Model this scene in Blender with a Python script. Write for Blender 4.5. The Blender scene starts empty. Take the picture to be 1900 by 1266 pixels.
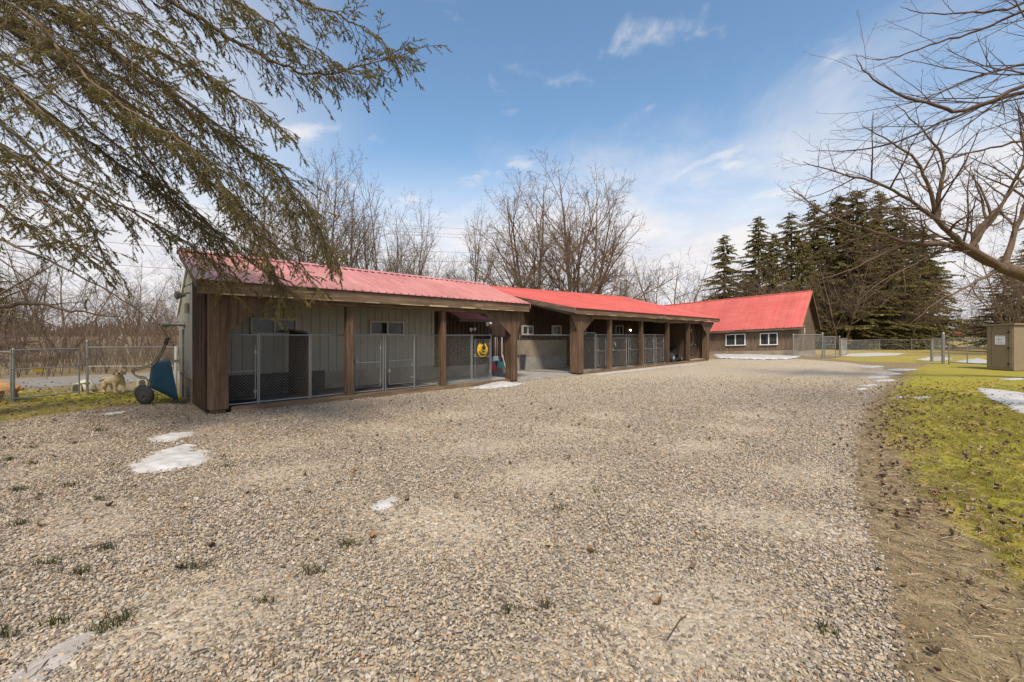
import bpy, math, random
import numpy as np
from mathutils import Vector
R = math.radians
scene = bpy.context.scene
# ------------------------------------------------------------------ camera, sky, sun, exposure
F, CX, HY, EYE = 781.0, 950.0, 622.0, 1.6
cam_d = bpy.data.cameras.new('camera'); cam = bpy.data.objects.new('camera', cam_d)
scene.collection.objects.link(cam); scene.camera = cam
cam.location = (0, 0, EYE); cam.rotation_euler = (R(90), 0, 0)
cam_d.sensor_width = 36; cam_d.lens = F / 1900 * 36; cam_d.shift_y = -11 / 1900
cam_d.clip_start = 0.05; cam_d.clip_end = 3000
scene.view_settings.view_transform = 'Standard'; scene.view_settings.look = 'None'
scene.view_settings.gamma = 1; scene.view_settings.use_curve_mapping = False
scene.view_settings.exposure = 0.95
SUN_EL, SUN_AZ = 54, 178          # azimuth clockwise from +Y (north)
world = bpy.data.worlds.new('World'); scene.world = world; world.use_nodes = True
SKY_STRENGTH = 0.12
def build_world():
    nt = world.node_tree; nt.nodes.clear(); N = nt.nodes.new; L = nt.links.new
    out = N('ShaderNodeOutputWorld'); bg = N('ShaderNodeBackground'); bg.inputs[1].default_value = SKY_STRENGTH
    sky = N('ShaderNodeTexSky'); sky.sky_type = 'NISHITA'; sky.sun_disc = False
    sky.sun_elevation = R(SUN_EL); sky.sun_rotation = R(SUN_AZ); sky.dust_density = 0.4; sky.ozone_density = 2.4
    tc = N('ShaderNodeTexCoord'); sep = N('ShaderNodeSeparateXYZ'); L(tc.outputs['Generated'], sep.inputs[0])
    def math_(op, a, b=None, c=None):
        n = N('ShaderNodeMath'); n.operation = op
        for i, x in enumerate((a, b, c)):
            if x is None: continue
            if isinstance(x, (int, float)): n.inputs[i].default_value = x
            else: L(x, n.inputs[i])
        return n.outputs[0]
    def ramp(x, a, b):
        n = N('ShaderNodeMapRange'); n.interpolation_type = 'SMOOTHSTEP'
        L(x, n.inputs[0]); n.inputs[1].default_value = a; n.inputs[2].default_value = b
        return n.outputs[0]
    # cloud layer coordinates: the view ray meets a high flat layer
    zz = math_('MAXIMUM', math_('ADD', sep.outputs[2], 0.10), 0.02)
    comb = N('ShaderNodeCombineXYZ')
    L(math_('DIVIDE', sep.outputs[0], zz), comb.inputs[0]); L(math_('DIVIDE', sep.outputs[1], zz), comb.inputs[1])
    def noise(scale, detail, rough, dist, off, sc_=(1.25, 0.85, 1)):
        mp = N('ShaderNodeMapping'); L(comb.outputs[0], mp.inputs[0]); mp.inputs[1].default_value = off
        mp.inputs[2].default_value = (0, 0, R(25)); mp.inputs[3].default_value = sc_
        n = N('ShaderNodeTexNoise'); L(mp.outputs[0], n.inputs[0]); n.inputs['Scale'].default_value = scale
        n.inputs['Detail'].default_value = detail; n.inputs['Roughness'].default_value = rough
        n.inputs['Distortion'].default_value = dist
        return n.outputs[0]
    big = noise(0.55, 7, 0.58, 0.5, (3.1, 1.7, 0)); small = noise(2.6, 7, 0.55, 0.35, (0.4, 2.3, 5), (1.2, 0.95, 1))
    # low veil of cloud, thinning with height
    veil_in = math_('ADD', sep.outputs[2], math_('MULTIPLY', math_('SUBTRACT', 0.5, big), 0.75))
    veil = math_('SUBTRACT', 1.0, ramp(veil_in, 0.15, 0.48))
    veil = math_('MAXIMUM', veil, math_('MULTIPLY', math_('SUBTRACT', 1.0, ramp(sep.outputs[2], 0.14, 0.42)), 0.97))
    # the sky is veiled to the west (left)
    west = math_('MULTIPLY', ramp(math_('MULTIPLY', sep.outputs[0], -1.0), 0.22, 0.62), 0.62)
    veil = math_('MAXIMUM', veil, math_('MULTIPLY', west, math_('ADD', 0.55, big)))
    puffs = math_('MULTIPLY', ramp(small, 0.57, 0.76), 0.75)
    cloud = math_('MINIMUM', math_('ADD', veil, math_('MULTIPLY', puffs, math_('SUBTRACT', 1.0, veil))), 1.0)
    mix = N('ShaderNodeMix'); mix.data_type = 'RGBA'
    tint = N('ShaderNodeMix'); tint.data_type = 'RGBA'; tint.blend_type = 'MULTIPLY'; tint.inputs[0].default_value = 1; tint.inputs[7].default_value = (0.82, 0.89, 0.85, 1)
    L(sky.outputs[0], tint.inputs[6]); L(cloud, mix.inputs[0]); L(tint.outputs[2], mix.inputs[6])
    c2 = N('ShaderNodeMix'); c2.data_type = 'RGBA'; L(ramp(small, 0.3, 0.7), c2.inputs[0])
    k = 1 / SKY_STRENGTH
    c2.inputs[6].default_value = (0.41 * k, 0.415 * k, 0.445 * k, 1); c2.inputs[7].default_value = (0.49 * k, 0.475 * k, 0.475 * k, 1)
    L(c2.outputs[2], mix.inputs[7])
    L(mix.outputs[2], bg.inputs[0]); L(bg.outputs[0], out.inputs[0])
build_world()
sun_d = bpy.data.lights.new('sun', 'SUN'); sun = bpy.data.objects.new('sun', sun_d); scene.collection.objects.link(sun)
sun_d.energy = 2.7; sun_d.angle = R(12); sun_d.color = (1.0, 0.88, 0.72)
sun.rotation_euler = (R(90 - SUN_EL), 0, R(-SUN_AZ) + math.pi); sun.location = (0, -20, 40)
COL = scene.collection
rng = random.Random(7)

# ------------------------------------------------------------------ coordinates
def P(px, py, Y): return Vector(((px - CX) / F * Y, Y, EYE + (HY - py) / F * Y))
def G(px, py, z=0.0):
    Y = F * (EYE - z) / (py - HY); return Vector(((px - CX) / F * Y, Y, z))
A_, B_ = 0.7134, 0.7008           # the sheds' long direction
def W(u, v, z=0.0): return Vector((A_ * u - B_ * v, B_ * u + A_ * v, z))
def upx(px, v):
    r = (px - CX) / F; return v * (B_ + A_ * r) / (A_ - B_ * r)
def vpx(px, u):
    r = (px - CX) / F; return u * (A_ - B_ * r) / (B_ + A_ * r)
def zpy(py, u, v): return EYE + (HY - py) / F * (B_ * u + A_ * v)
def sstep(a, b, x):
    t = np.clip((x - a) / (b - a), 0, 1); return t * t * (3 - 2 * t)
def gz(x, y):                      # the field rises a little in the distance
    return float(0.9 * sstep(50, 120, y))
UV = Vector((A_, B_, 0)); VV = Vector((-B_, A_, 0)); ZV = Vector((0, 0, 1))

# ------------------------------------------------------------------ mesh builder
class MB:
    def __init__(s): s.v = []; s.f = []
    def quad(s, a, b, c, d):
        i = len(s.v); s.v += [tuple(a), tuple(b), tuple(c), tuple(d)]; s.f.append((i, i + 1, i + 2, i + 3))
    def poly(s, pts):
        i = len(s.v); s.v += [tuple(p) for p in pts]; s.f.append(tuple(range(i, i + len(pts))))
    def prism(s, pts, off):        # closed solid: polygon pts extruded by off
        n = len(pts); i = len(s.v); off = Vector(off)
        s.v += [tuple(p) for p in pts] + [tuple(Vector(p) + off) for p in pts]
        s.f.append(tuple(range(i + n - 1, i - 1, -1))); s.f.append(tuple(range(i + n, i + 2 * n)))
        for k in range(n):
            j = (k + 1) % n; s.f.append((i + k, i + j, i + n + j, i + n + k))
    def box(s, x0, x1, y0, y1, z0, z1):
        s.prism([(x0, y0, z0), (x1, y0, z0), (x1, y1, z0), (x0, y1, z0)], (0, 0, z1 - z0))
    def ubox(s, u0, u1, v0, v1, z0, z1):
        s.prism([W(u0, v0, z0), W(u1, v0, z0), W(u1, v1, z0), W(u0, v1, z0)], (0, 0, z1 - z0))
    def obox(s, o, ex, ey, ez):    # corner o and three edge vectors
        o, ex, ey, ez = Vector(o), Vector(ex), Vector(ey), Vector(ez)
        s.prism([o, o + ex, o + ex + ey, o + ey], ez)
    def tube(s, pts, rads, n=5, cap=True, closed=False):
        pts = [Vector(p) for p in pts]; m = len(pts)
        if not isinstance(rads, (list, tuple)): rads = [rads] * m
        base = len(s.v); ax = None
        for k, p in enumerate(pts):
            if closed: t = pts[(k + 1) % m] - pts[k - 1]
            else: t = pts[min(k + 1, m - 1)] - pts[max(k - 1, 0)]
            if t.length < 1e-9: t = Vector((0, 0, 1))
            t.normalize()
            if ax is None: ax = t.orthogonal().normalized()
            else:
                ax = ax - t * ax.dot(t)
                ax = ax.normalized() if ax.length > 1e-6 else t.orthogonal().normalized()
            bx = t.cross(ax); r = rads[k]
            for q in range(n):
                a = 2 * math.pi * q / n; s.v.append(tuple(p + ax * (math.cos(a) * r) + bx * (math.sin(a) * r)))
        for k in range(m if closed else m - 1):
            a = base + k * n; b = base + ((k + 1) % m) * n
            for q in range(n):
                w = (q + 1) % n; s.f.append((a + q, a + w, b + w, b + q))
        if cap and not closed and n > 2:
            s.f.append(tuple(base + q for q in range(n - 1, -1, -1)))
            e = base + (m - 1) * n; s.f.append(tuple(e + q for q in range(n)))
    def lathe(s, o, axis, prof, n=16):   # prof: (distance along the axis, radius)
        o = Vector(o); axis = Vector(axis).normalized(); a = axis.orthogonal().normalized(); b = axis.cross(a)
        base = len(s.v)
        for h, r in prof:
            for q in range(n):
                t = 2 * math.pi * q / n; s.v.append(tuple(o + axis * h + a * (r * math.cos(t)) + b * (r * math.sin(t))))
        for k in range(len(prof) - 1):
            for q in range(n):
                w = (q + 1) % n; x = base + k * n; y = x + n; s.f.append((x + q, x + w, y + w, y + q))
        s.f.append(tuple(base + q for q in range(n - 1, -1, -1)))
        e = base + (len(prof) - 1) * n; s.f.append(tuple(e + q for q in range(n)))
    def ball(s, c, rx, ry, rz, n=10, m=7):
        c = Vector(c); base = len(s.v)
        for k in range(m + 1):
            ph = math.pi * k / m
            for q in range(n):
                t = 2 * math.pi * q / n
                s.v.append((c.x + rx * math.sin(ph) * math.cos(t), c.y + ry * math.sin(ph) * math.sin(t), c.z + rz * math.cos(ph)))
        for k in range(m):
            for q in range(n):
                w = (q + 1) % n; x = base + k * n; s.f.append((x + q, x + n + q, x + n + w, x + w))
    def chain(s, o, ex, ez, w, h, pitch=0.07, r=0.0018):   # woven diagonals clipped to a w x h rectangle
        o, ex, ez = Vector(o), Vector(ex).normalized(), Vector(ez).normalized()
        nrm = ex.cross(ez) * r * 1.1; k = -h
        while k < w:
            a0, a1 = max(0, k), min(w, k + h)
            if a1 - a0 > 0.02:
                s.tube([o + ex * a0 + ez * (a0 - k) + nrm, o + ex * a1 + ez * (a1 - k) + nrm], r, 3, False)
                s.tube([o + ex * a0 + ez * (h - a0 + k) - nrm, o + ex * a1 + ez * (h - a1 + k) - nrm], r, 3, False)
            k += pitch

def tag(o, label=None, cat=None, group=None, kind=None):
    if label: o['label'] = label
    if cat: o['category'] = cat
    if group: o['group'] = group
    if kind: o['kind'] = kind
    return o
def wloc(o):
    p = Vector(o.location)
    while o.parent: o = o.parent; p += Vector(o.location)
    return p
def obj(name, mb, mat, parent=None, label=None, cat=None, group=None, kind=None, origin=None, smooth=False):
    """link a builder (in world coordinates) as one mesh object; its origin sits at the parent's origin or its own base"""
    if parent is not None: org = wloc(parent)
    elif origin is not None: org = Vector(origin)
    else:
        a = np.array(mb.v); lo, hi = a.min(0), a.max(0); org = Vector(((lo[0] + hi[0]) / 2, (lo[1] + hi[1]) / 2, lo[2]))
    me = bpy.data.meshes.new(name)
    a = np.array(mb.v, dtype=np.float64) - np.array(org)
    me.from_pydata(a.tolist(), [], mb.f); me.update()
    if smooth: me.polygons.foreach_set('use_smooth', [True] * len(me.polygons))
    me.materials.append(mat)
    o = bpy.data.objects.new(name, me); COL.objects.link(o)
    if parent is not None: o.parent = parent
    else: o.location = org
    return tag(o, label, cat, group, kind)
def thing(name, loc, label, cat, group=None, kind=None):
    o = bpy.data.objects.new(name, None); COL.objects.link(o); o.location = loc; o.empty_display_size = 0.2
    return tag(o, label, cat, group, kind)
def fast_mesh(name, V, T, mat, parent=None, org=(0, 0, 0)):
    """triangles from numpy arrays"""
    me = bpy.data.meshes.new(name); V = np.asarray(V, dtype=np.float32) - np.array(org, dtype=np.float32); T = np.asarray(T, dtype=np.int32)
    me.vertices.add(len(V)); me.vertices.foreach_set('co', V.ravel())
    me.loops.add(T.size); me.loops.foreach_set('vertex_index', T.ravel())
    me.polygons.add(len(T)); me.polygons.foreach_set('loop_start', np.arange(0, T.size, 3, dtype=np.int32))
    me.update(calc_edges=True); me.materials.append(mat)
    o = bpy.data.objects.new(name, me); COL.objects.link(o)
    if parent is not None: o.parent = parent
    else: o.location = org
    return o
def copy_tree(o, parent=None):
    c = o.copy(); COL.objects.link(c); c.parent = parent
    for ch in list(o.children): copy_tree(ch, c)
    return c

# ------------------------------------------------------------------ materials
def srgb(*c): return tuple(((x / 255) / 12.92 if x <= 10 else ((x / 255 + 0.055) / 1.055) ** 2.4) for x in c)
class M_:
    def __init__(s, name):
        s.m = bpy.data.materials.new(name); s.m.use_nodes = True; s.nt = s.m.node_tree
        s.b = s.nt.nodes['Principled BSDF']; s.tc = s.nt.nodes.new('ShaderNodeTexCoord')
    def N(s, t): return s.nt.nodes.new(t)
    def L(s, a, b): s.nt.links.new(a, b)
    def map(s, scale=(1, 1, 1), rot=0.0, src='Object'):
        mp = s.N('ShaderNodeMapping'); mp.vector_type = 'POINT'
        if rot:
            m0 = s.N('ShaderNodeMapping'); m0.inputs[2].default_value = (0, 0, rot); s.L(s.tc.outputs[src], m0.inputs[0]); s.L(m0.outputs[0], mp.inputs[0])
        else: s.L(s.tc.outputs[src], mp.inputs[0])
        mp.inputs[3].default_value = scale; return mp.outputs[0]
    def noise(s, vec, scale, detail=4, rough=0.55, dist=0.0):
        n = s.N('ShaderNodeTexNoise'); s.L(vec, n.inputs[0]); n.inputs['Scale'].default_value = scale
        n.inputs['Detail'].default_value = detail; n.inputs['Roughness'].default_value = rough; n.inputs['Distortion'].default_value = dist
        return n.outputs[0]
    def ramp(s, x, stops, interp='LINEAR'):
        r = s.N('ShaderNodeValToRGB'); s.L(x, r.inputs[0]); e = r.color_ramp.elements; r.color_ramp.interpolation = interp
        while len(e) < len(stops): e.new(0.5)
        for i, (p, c) in enumerate(stops):
            e[i].position = p; e[i].color = (*c, 1) if len(c) == 3 else c
        return r.outputs[0]
    def mr(s, x, a, b, c=0.0, d=1.0):
        n = s.N('ShaderNodeMapRange'); s.L(x, n.inputs[0])
        for i, k in enumerate((a, b, c, d)): n.inputs[i + 1].default_value = k
        return n.outputs[0]
    def mix(s, f, a, b, mode='MIX'):
        n = s.N('ShaderNodeMix'); n.data_type = 'RGBA'; n.blend_type = mode
        for sock, x in ((n.inputs[0], f), (n.inputs[6], a), (n.inputs[7], b)):
            if isinstance(x, (int, float)): sock.default_value = x
            elif isinstance(x, tuple): sock.default_value = (*x[:3], 1)
            else: s.L(x, sock)
        return n.outputs[2]
    def math(s, op, a, b=None):
        n = s.N('ShaderNodeMath'); n.operation = op
        for i, x in enumerate((a, b)):
            if x is None: continue
            if isinstance(x, (int, float)): n.inputs[i].default_value = x
            else: s.L(x, n.inputs[i])
        return n.outputs[0]
    def rand(s, lo=0.8, hi=1.2):
        oi = s.N('ShaderNodeObjectInfo'); return s.mr(oi.outputs['Random'], 0, 1, lo, hi)
    def mul(s, col, val):
        hs = s.N('ShaderNodeHueSaturation'); s.L(col, hs.inputs['Color']); s.L(val, hs.inputs['Value']); return hs.outputs[0]
    def bump(s, h, strength=0.3, dist=0.01):
        n = s.N('ShaderNodeBump'); n.inputs['Strength'].default_value = strength; n.inputs['Distance'].default_value = dist
        s.L(h, n.inputs['Height']); s.L(n.outputs[0], s.b.inputs['Normal'])
    def done(s, col=None, rough=0.7, metal=0.0, spec=None):
        if col is not None:
            if isinstance(col, tuple): s.b.inputs['Base Color'].default_value = (*col[:3], 1)
            else: s.L(col, s.b.inputs['Base Color'])
        if isinstance(rough, (int, float)): s.b.inputs['Roughness'].default_value = rough
        else: s.L(rough, s.b.inputs['Roughness'])
        s.b.inputs['Metallic'].default_value = metal
        if spec is not None: s.b.inputs['Specular IOR Level'].default_value = spec
        return s.m
UROT = -math.atan2(B_, A_)
def wood(name, dark, mid, light, scale=(28, 28, 1.3), rot=0.0, rnd=(0.78, 1.2), rough=0.8):
    m = M_(name); v = m.map(scale, rot); a = m.noise(v, 1.0, 6, 0.62, 0.4)
    b = m.noise(m.map((1.3, 1.3, 1.3)), 1.0, 4, 0.6)
    c = m.ramp(a, [(0.3, dark), (0.52, mid), (0.74, light)])
    c = m.mix(m.mr(b, 0.42, 0.68, 0, 0.55), c, dark)
    c = m.mul(c, m.rand(*rnd)); m.bump(a, 0.5, 0.004); return m.done(c, rough, spec=0.25)
def plain(name, col, rough=0.6, metal=0.0, var=0.12, scale=6.0, bump=0.0, rnd=None):
    m = M_(name); n = m.noise(m.map(), scale, 5, 0.6)
    c = m.mix(m.mr(n, 0.3, 0.7), tuple(x * (1 - var) for x in col), tuple(min(1, x * (1 + var)) for x in col))
    if rnd: c = m.mul(c, m.rand(*rnd))
    if bump: m.bump(n, bump, 0.01)
    return m.done(c, rough, metal)
MAT = {}
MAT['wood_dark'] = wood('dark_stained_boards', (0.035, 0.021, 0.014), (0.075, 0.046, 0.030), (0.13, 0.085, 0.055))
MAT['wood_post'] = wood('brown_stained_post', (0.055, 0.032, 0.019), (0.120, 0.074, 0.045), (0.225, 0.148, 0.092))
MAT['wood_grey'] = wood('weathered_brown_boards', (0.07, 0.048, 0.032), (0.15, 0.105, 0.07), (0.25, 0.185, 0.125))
MAT['wood_along'] = wood('weathered_fascia_board', (0.080, 0.051, 0.031), (0.165, 0.112, 0.069), (0.29, 0.215, 0.135), scale=(1.2, 30, 22), rot=UROT, rnd=(0.9, 1.1))
MAT['wood_along_v'] = wood('weathered_rake_board', (0.07, 0.05, 0.036), (0.15, 0.11, 0.078), (0.26, 0.2, 0.145), scale=(30, 1.2, 6), rot=UROT, rnd=(0.9, 1.1))
MAT['wood_worn'] = plain('worn_bare_wood', (0.42, 0.33, 0.20), 0.8, var=0.3, scale=14)
MAT['plywood'] = plain('pale_plywood', (0.30, 0.25, 0.19), 0.8, var=0.12, scale=3)
MAT['concrete'] = plain('grey_concrete', (0.27, 0.25, 0.22), 0.85, var=0.25, scale=3.0, bump=0.15)
MAT['concrete_tan'] = plain('tan_rendered_concrete', (0.26, 0.21, 0.155), 0.9, var=0.25, scale=2.2, bump=0.2)
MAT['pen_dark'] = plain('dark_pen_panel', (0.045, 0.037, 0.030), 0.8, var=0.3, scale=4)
MAT['grey_metal'] = plain('grey_green_metal_siding', (0.285, 0.275, 0.225), 0.45, var=0.08, scale=1.5, rnd=(0.95, 1.05))
MAT['steel'] = plain('galvanised_steel', (0.27, 0.27, 0.258), 0.48, 0.65, var=0.18, scale=30)
MAT['wire'] = plain('galvanised_wire', (0.46, 0.45, 0.41), 0.5, 0.4, var=0.15, scale=30)
MAT['white'] = plain('white_vinyl', (0.70, 0.70, 0.66), 0.5, var=0.06)
MAT['frame_grey'] = plain('tan_grey_window_frame', (0.40, 0.37, 0.32), 0.5, var=0.06)
MAT['black'] = plain('black_plastic', (0.018, 0.018, 0.02), 0.5, var=0.2)
MAT['rubber'] = plain('black_rubber', (0.022, 0.021, 0.020), 0.75, var=0.25, scale=20)
MAT['yellow'] = plain('yellow_hose', (0.58, 0.36, 0.02), 0.5, var=0.12)
MAT['red_plastic'] = plain('red_plastic', (0.42, 0.03, 0.025), 0.4)
MAT['teal'] = plain('teal_plastic', (0.06, 0.20, 0.20), 0.4, var=0.15)
MAT['blue'] = plain('blue_poly_tub', (0.005, 0.036, 0.060), 0.6, var=0.18, scale=5); MAT['blue'].node_tree.nodes['Principled BSDF'].inputs['Specular IOR Level'].default_value = 0.2
MAT['tan_tube'] = plain('tan_painted_tube', (0.16, 0.125, 0.075), 0.5, var=0.25, scale=12)
MAT['cream'] = plain('cream_plastic', (0.42, 0.40, 0.27), 0.6, var=0.12)
MAT['tan_box'] = plain('tan_painted_plywood', (0.215, 0.165, 0.105), 0.75, var=0.12, scale=9, bump=0.1)
MAT['blue_print'] = plain('blue_print', (0.18, 0.36, 0.60), 0.6)
MAT['paper'] = plain('white_notice', (0.74, 0.76, 0.76), 0.5, var=0.03)
MAT['truck_red'] = plain('red_truck_paint', (0.55, 0.06, 0.05), 0.3)
MAT['grey_paint'] = plain('pale_grey_paint', (0.36, 0.37, 0.37), 0.35)
def roof_mat(name, c, fade, rust=False):
    m = M_(name); v = m.map((1, 1, 1)); n = m.noise(v, 1.1, 6, 0.6); st = m.noise(m.map((9, 0.8, 3), UROT), 1.0, 5, 0.6)
    col = m.mix(m.mr(n, 0.3, 0.72), c, fade); col = m.mix(m.mr(st, 0.45, 0.75, 0, 0.5), col, tuple(x * 0.6 for x in c))
    if rust:
        n2 = m.noise(v, 1.7, 6, 0.65); col = m.mix(m.mr(n2, 0.50, 0.60, 0, 0.85), col, (0.40, 0.20, 0.07))
    n4 = m.noise(v, 6, 6, 0.7); col = m.mix(m.mr(n4, 0.55, 0.72, 0, 0.25), col, tuple(x * 0.55 + .03 for x in c)); col = m.mul(col, m.rand(0.90, 1.07)); return m.done(col, m.mr(n, 0.3, 0.7, 0.30, 0.5), 0.0, 0.5)
MAT['roof1'] = roof_mat('faded_red_metal_roofing', (0.46, 0.165, 0.15), (0.53, 0.255, 0.23))
MAT['roof1_rust'] = roof_mat('rusty_red_metal_roofing', (0.52, 0.18, 0.165), (0.60, 0.29, 0.26), True)
MAT['roof2'] = roof_mat('bright_red_metal_roofing', (0.50, 0.09, 0.07), (0.55, 0.125, 0.10))
MAT['roof3'] = roof_mat('coral_red_metal_roofing', (0.50, 0.105, 0.085), (0.54, 0.14, 0.115))
def glass_mat():
    m = M_('window_glass'); m.b.inputs['Specular IOR Level'].default_value = 0.4
    n = m.noise(m.map((1, 1, 1)), 1.6, 2); c = m.mix(m.mr(n, 0.4, 0.6), (0.02, 0.022, 0.024), (0.06, 0.062, 0.064)); return m.done(c, 0.06)
MAT['glass'] = glass_mat()
def bark(name, a, b, rnd=(0.85, 1.15)):
    m = M_(name); n = m.noise(m.map((14, 14, 3)), 1.0, 5, 0.65)
    c = m.mix(m.mr(n, 0.3, 0.7), a, b); c = m.mul(c, m.rand(*rnd)); m.bump(n, 0.6, 0.01); return m.done(c, 0.9, spec=0.2)
MAT['bark'] = bark('grey_brown_bark', (0.11, 0.077, 0.052), (0.22, 0.16, 0.11))
MAT['bark_warm'] = bark('warm_brown_bark', (0.085, 0.056, 0.036), (0.185, 0.13, 0.086))
MAT['bark_limb'] = bark('pale_brown_limb_bark', (0.078, 0.052, 0.034), (0.165, 0.115, 0.076))
MAT['bark_dark'] = bark('dark_twig_bark', (0.055, 0.036, 0.028), (0.12, 0.082, 0.060))
MAT['spruce_bark'] = bark('spruce_twig_bark', (0.085, 0.062, 0.038), (0.18, 0.135, 0.085))

def leafy(name, a, b, c, sc=0.8):
    m = M_(name); g = m.N('ShaderNodeNewGeometry'); n = m.noise(m.map((1, 1, 1)), sc, 3, 0.6)
    t = m.math('ADD', m.math('MULTIPLY', g.outputs['Random Per Island'], 0.55), m.math('MULTIPLY', n, 0.5))
    col = m.ramp(t, [(0.25, a), (0.5, b), (0.8, c)]); m.done(col, 0.65, spec=0.3); tl = m.N('ShaderNodeBsdfTranslucent'); m.L(col, tl.inputs[0]); mx = m.N('ShaderNodeMixShader'); mx.inputs[0].default_value = 0.48; m.L(m.b.outputs[0], mx.inputs[1]); m.L(tl.outputs[0], mx.inputs[2]); m.L(mx.outputs[0], m.nt.nodes['Material Output'].inputs[0]); return m.m
MAT['brush'] = leafy('red_brown_brush', (0.11, 0.078, 0.058), (0.23, 0.162, 0.118), (0.42, 0.315, 0.23), 0.35)
MAT['needles'] = leafy('spruce_needles', (0.075, 0.068, 0.019), (0.165, 0.143, 0.045), (0.30, 0.24, 0.088), 1.5)
MAT['conifer'] = leafy('conifer_foliage', (0.075, 0.072, 0.021), (0.19, 0.165, 0.052), (0.36, 0.29, 0.11), 0.45)
MAT['grass'] = leafy('grass_blades', (0.14, 0.155, 0.012), (0.26, 0.25, 0.026), (0.46, 0.37, 0.12), 0.7)
MAT['weed'] = leafy('weed_blades', (0.03, 0.045, 0.012), (0.07, 0.085, 0.02), (0.16, 0.14, 0.05), 3)
def rand_mat(name, stops, rough=0.8):
    m = M_(name); oi = m.N('ShaderNodeObjectInfo'); n = m.noise(m.map((60, 60, 60)), 1.0, 3)
    c = m.ramp(oi.outputs['Random'], stops, 'CONSTANT'); c = m.mix(m.mr(n, 0.3, 0.7, 0, 0.3), c, (0.30, 0.25, 0.19)); return m.done(c, rough, spec=0.25)
MAT['stone'] = rand_mat('gravel_stone', [(0, (0.306, 0.256, 0.198)), (0.15, (0.383, 0.323, 0.258)), (0.30, (0.192, 0.159, 0.129)), (0.44, (0.479, 0.416, 0.342)),
    (0.56, (0.402, 0.300, 0.188)), (0.63, (0.095, 0.082, 0.072)), (0.79, (0.449, 0.349, 0.227)), (0.88, (0.316, 0.294, 0.272)), (0.96, (0.346, 0.194, 0.099))])
MAT['leaf'] = rand_mat('dead_leaf', [(0, (0.12, 0.072, 0.042)), (0.3, (0.19, 0.125, 0.078)), (0.5, (0.075, 0.048, 0.032)), (0.66, (0.28, 0.195, 0.125)), (0.86, (0.37, 0.28, 0.19)), (0.94, (0.24, 0.125, 0.05))])
MAT['straw'] = rand_mat('straw_and_chips', [(0, (0.20, 0.14, 0.085)), (0.3, (0.34, 0.25, 0.15)), (0.5, (0.11, 0.075, 0.048)), (0.68, (0.46, 0.36, 0.22)), (0.88, (0.27, 0.15, 0.07))])
def snow_mat():
    m = M_('old_snow'); n = m.noise(m.map(), 5, 6, 0.65); n2 = m.noise(m.map(), 38, 3, 0.6)
    c = m.mix(m.mr(n, 0.35, 0.65), (0.36, 0.345, 0.325), (0.54, 0.525, 0.51)); c = m.mix(m.mr(n2, 0.62, 0.72, 0, 0.7), c, (0.35, 0.29, 0.22))
    m.bump(n2, 0.4, 0.015); return m.done(c, 0.6)
MAT['snow'] = snow_mat()
def ice_mat():
    m = M_('dirty_ice'); n = m.noise(m.map(), 7, 6, 0.65)
    c = m.mix(m.mr(n, 0.35, 0.65), (0.27, 0.235, 0.20), (0.44, 0.40, 0.37)); m.bump(n, 0.3, 0.01); return m.done(c, 0.35)
MAT['ice'] = ice_mat()
def fur(name, a, b):
    m = M_(name); n = m.noise(m.map((1, 1, 0.5)), 26, 5, 0.7); c = m.mix(m.mr(n, 0.3, 0.7), a, b); m.bump(n, 0.9, 0.02); return m.done(c, 0.9, spec=0.15)
MAT['fur_cream'] = fur('cream_fur', (0.36, 0.255, 0.135), (0.66, 0.51, 0.31)); MAT['fur_gold'] = fur('golden_fur', (0.26, 0.13, 0.05), (0.50, 0.28, 0.12))
def lamp_mat():
    m = M_('lit_bulb'); m.b.inputs['Emission Color'].default_value = (1, 0.83, 0.55, 1); m.b.inputs['Emission Strength'].default_value = 9; return m.done((0.9, 0.85, 0.7), 0.4)
MAT['lamp'] = lamp_mat()

# ------------------------------------------------------------------ ground
def poly_px(pts): return [tuple(G(x, y)[:2]) for x, y in pts]
GRAVEL = [(-14, -8), (-14, 4.2)] + poly_px([(-200, 830), (0, 786), (150, 765), (250, 754), (345, 750)]) + [tuple(W(u, 10.9)[:2]) for u in (1.7, 10.2, 13.6, 20, 28.0)] \
    + poly_px([(1400, 665.5), (1490, 667), (1570, 673), (1625, 681), (1650, 690), (1630, 715), (1600, 745), (1578, 800), (1570, 850), (1575, 900), (1592, 960), (1618, 1050), (1638, 1150), (1650, 1266)]) + [(1.45, 1.2), (1.2, -8)]
LAWN = poly_px([(1690, 686), (1665, 705), (1650, 735), (1635, 765), (1640, 800), (1668, 840), (1710, 890), (1770, 960), (1850, 1040), (1930, 1120), (2100, 1266)]) + [(4.4, -8), (70, -8), (120, 44), (60, 46), (38, 33.0)] + poly_px([(1575, 660), (1545, 666), (1600, 671), (1740, 674)])
LEFT = [(-60, 5.5)] + poly_px([(-150, 812), (0, 784), (150, 763), (250, 750), (345, 744)]) + [tuple(W(1.5, 12.2)[:2]), (-9.2, 12.0), (-14, 12.3), (-60, 12)]
def sdist(poly, X, Y):               # signed distance, positive inside
    n = len(poly); d = np.full(X.shape, 1e9); ins = np.zeros(X.shape, bool)
    for i in range(n):
        x0, y0 = poly[i]; x1, y1 = poly[(i + 1) % n]; ex, ey = x1 - x0, y1 - y0
        t = np.clip(((X - x0) * ex + (Y - y0) * ey) / (ex * ex + ey * ey + 1e-12), 0, 1)
        d = np.minimum(d, np.hypot(X - x0 - t * ex, Y - y0 - t * ey))
        c = (y0 > Y) != (y1 > Y)
        with np.errstate(divide='ignore', invalid='ignore'): xi = x0 + (Y - y0) / (ey if ey else 1e-12) * ex
        ins ^= c & (X < xi)
    return np.where(ins, d, -d)
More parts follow.
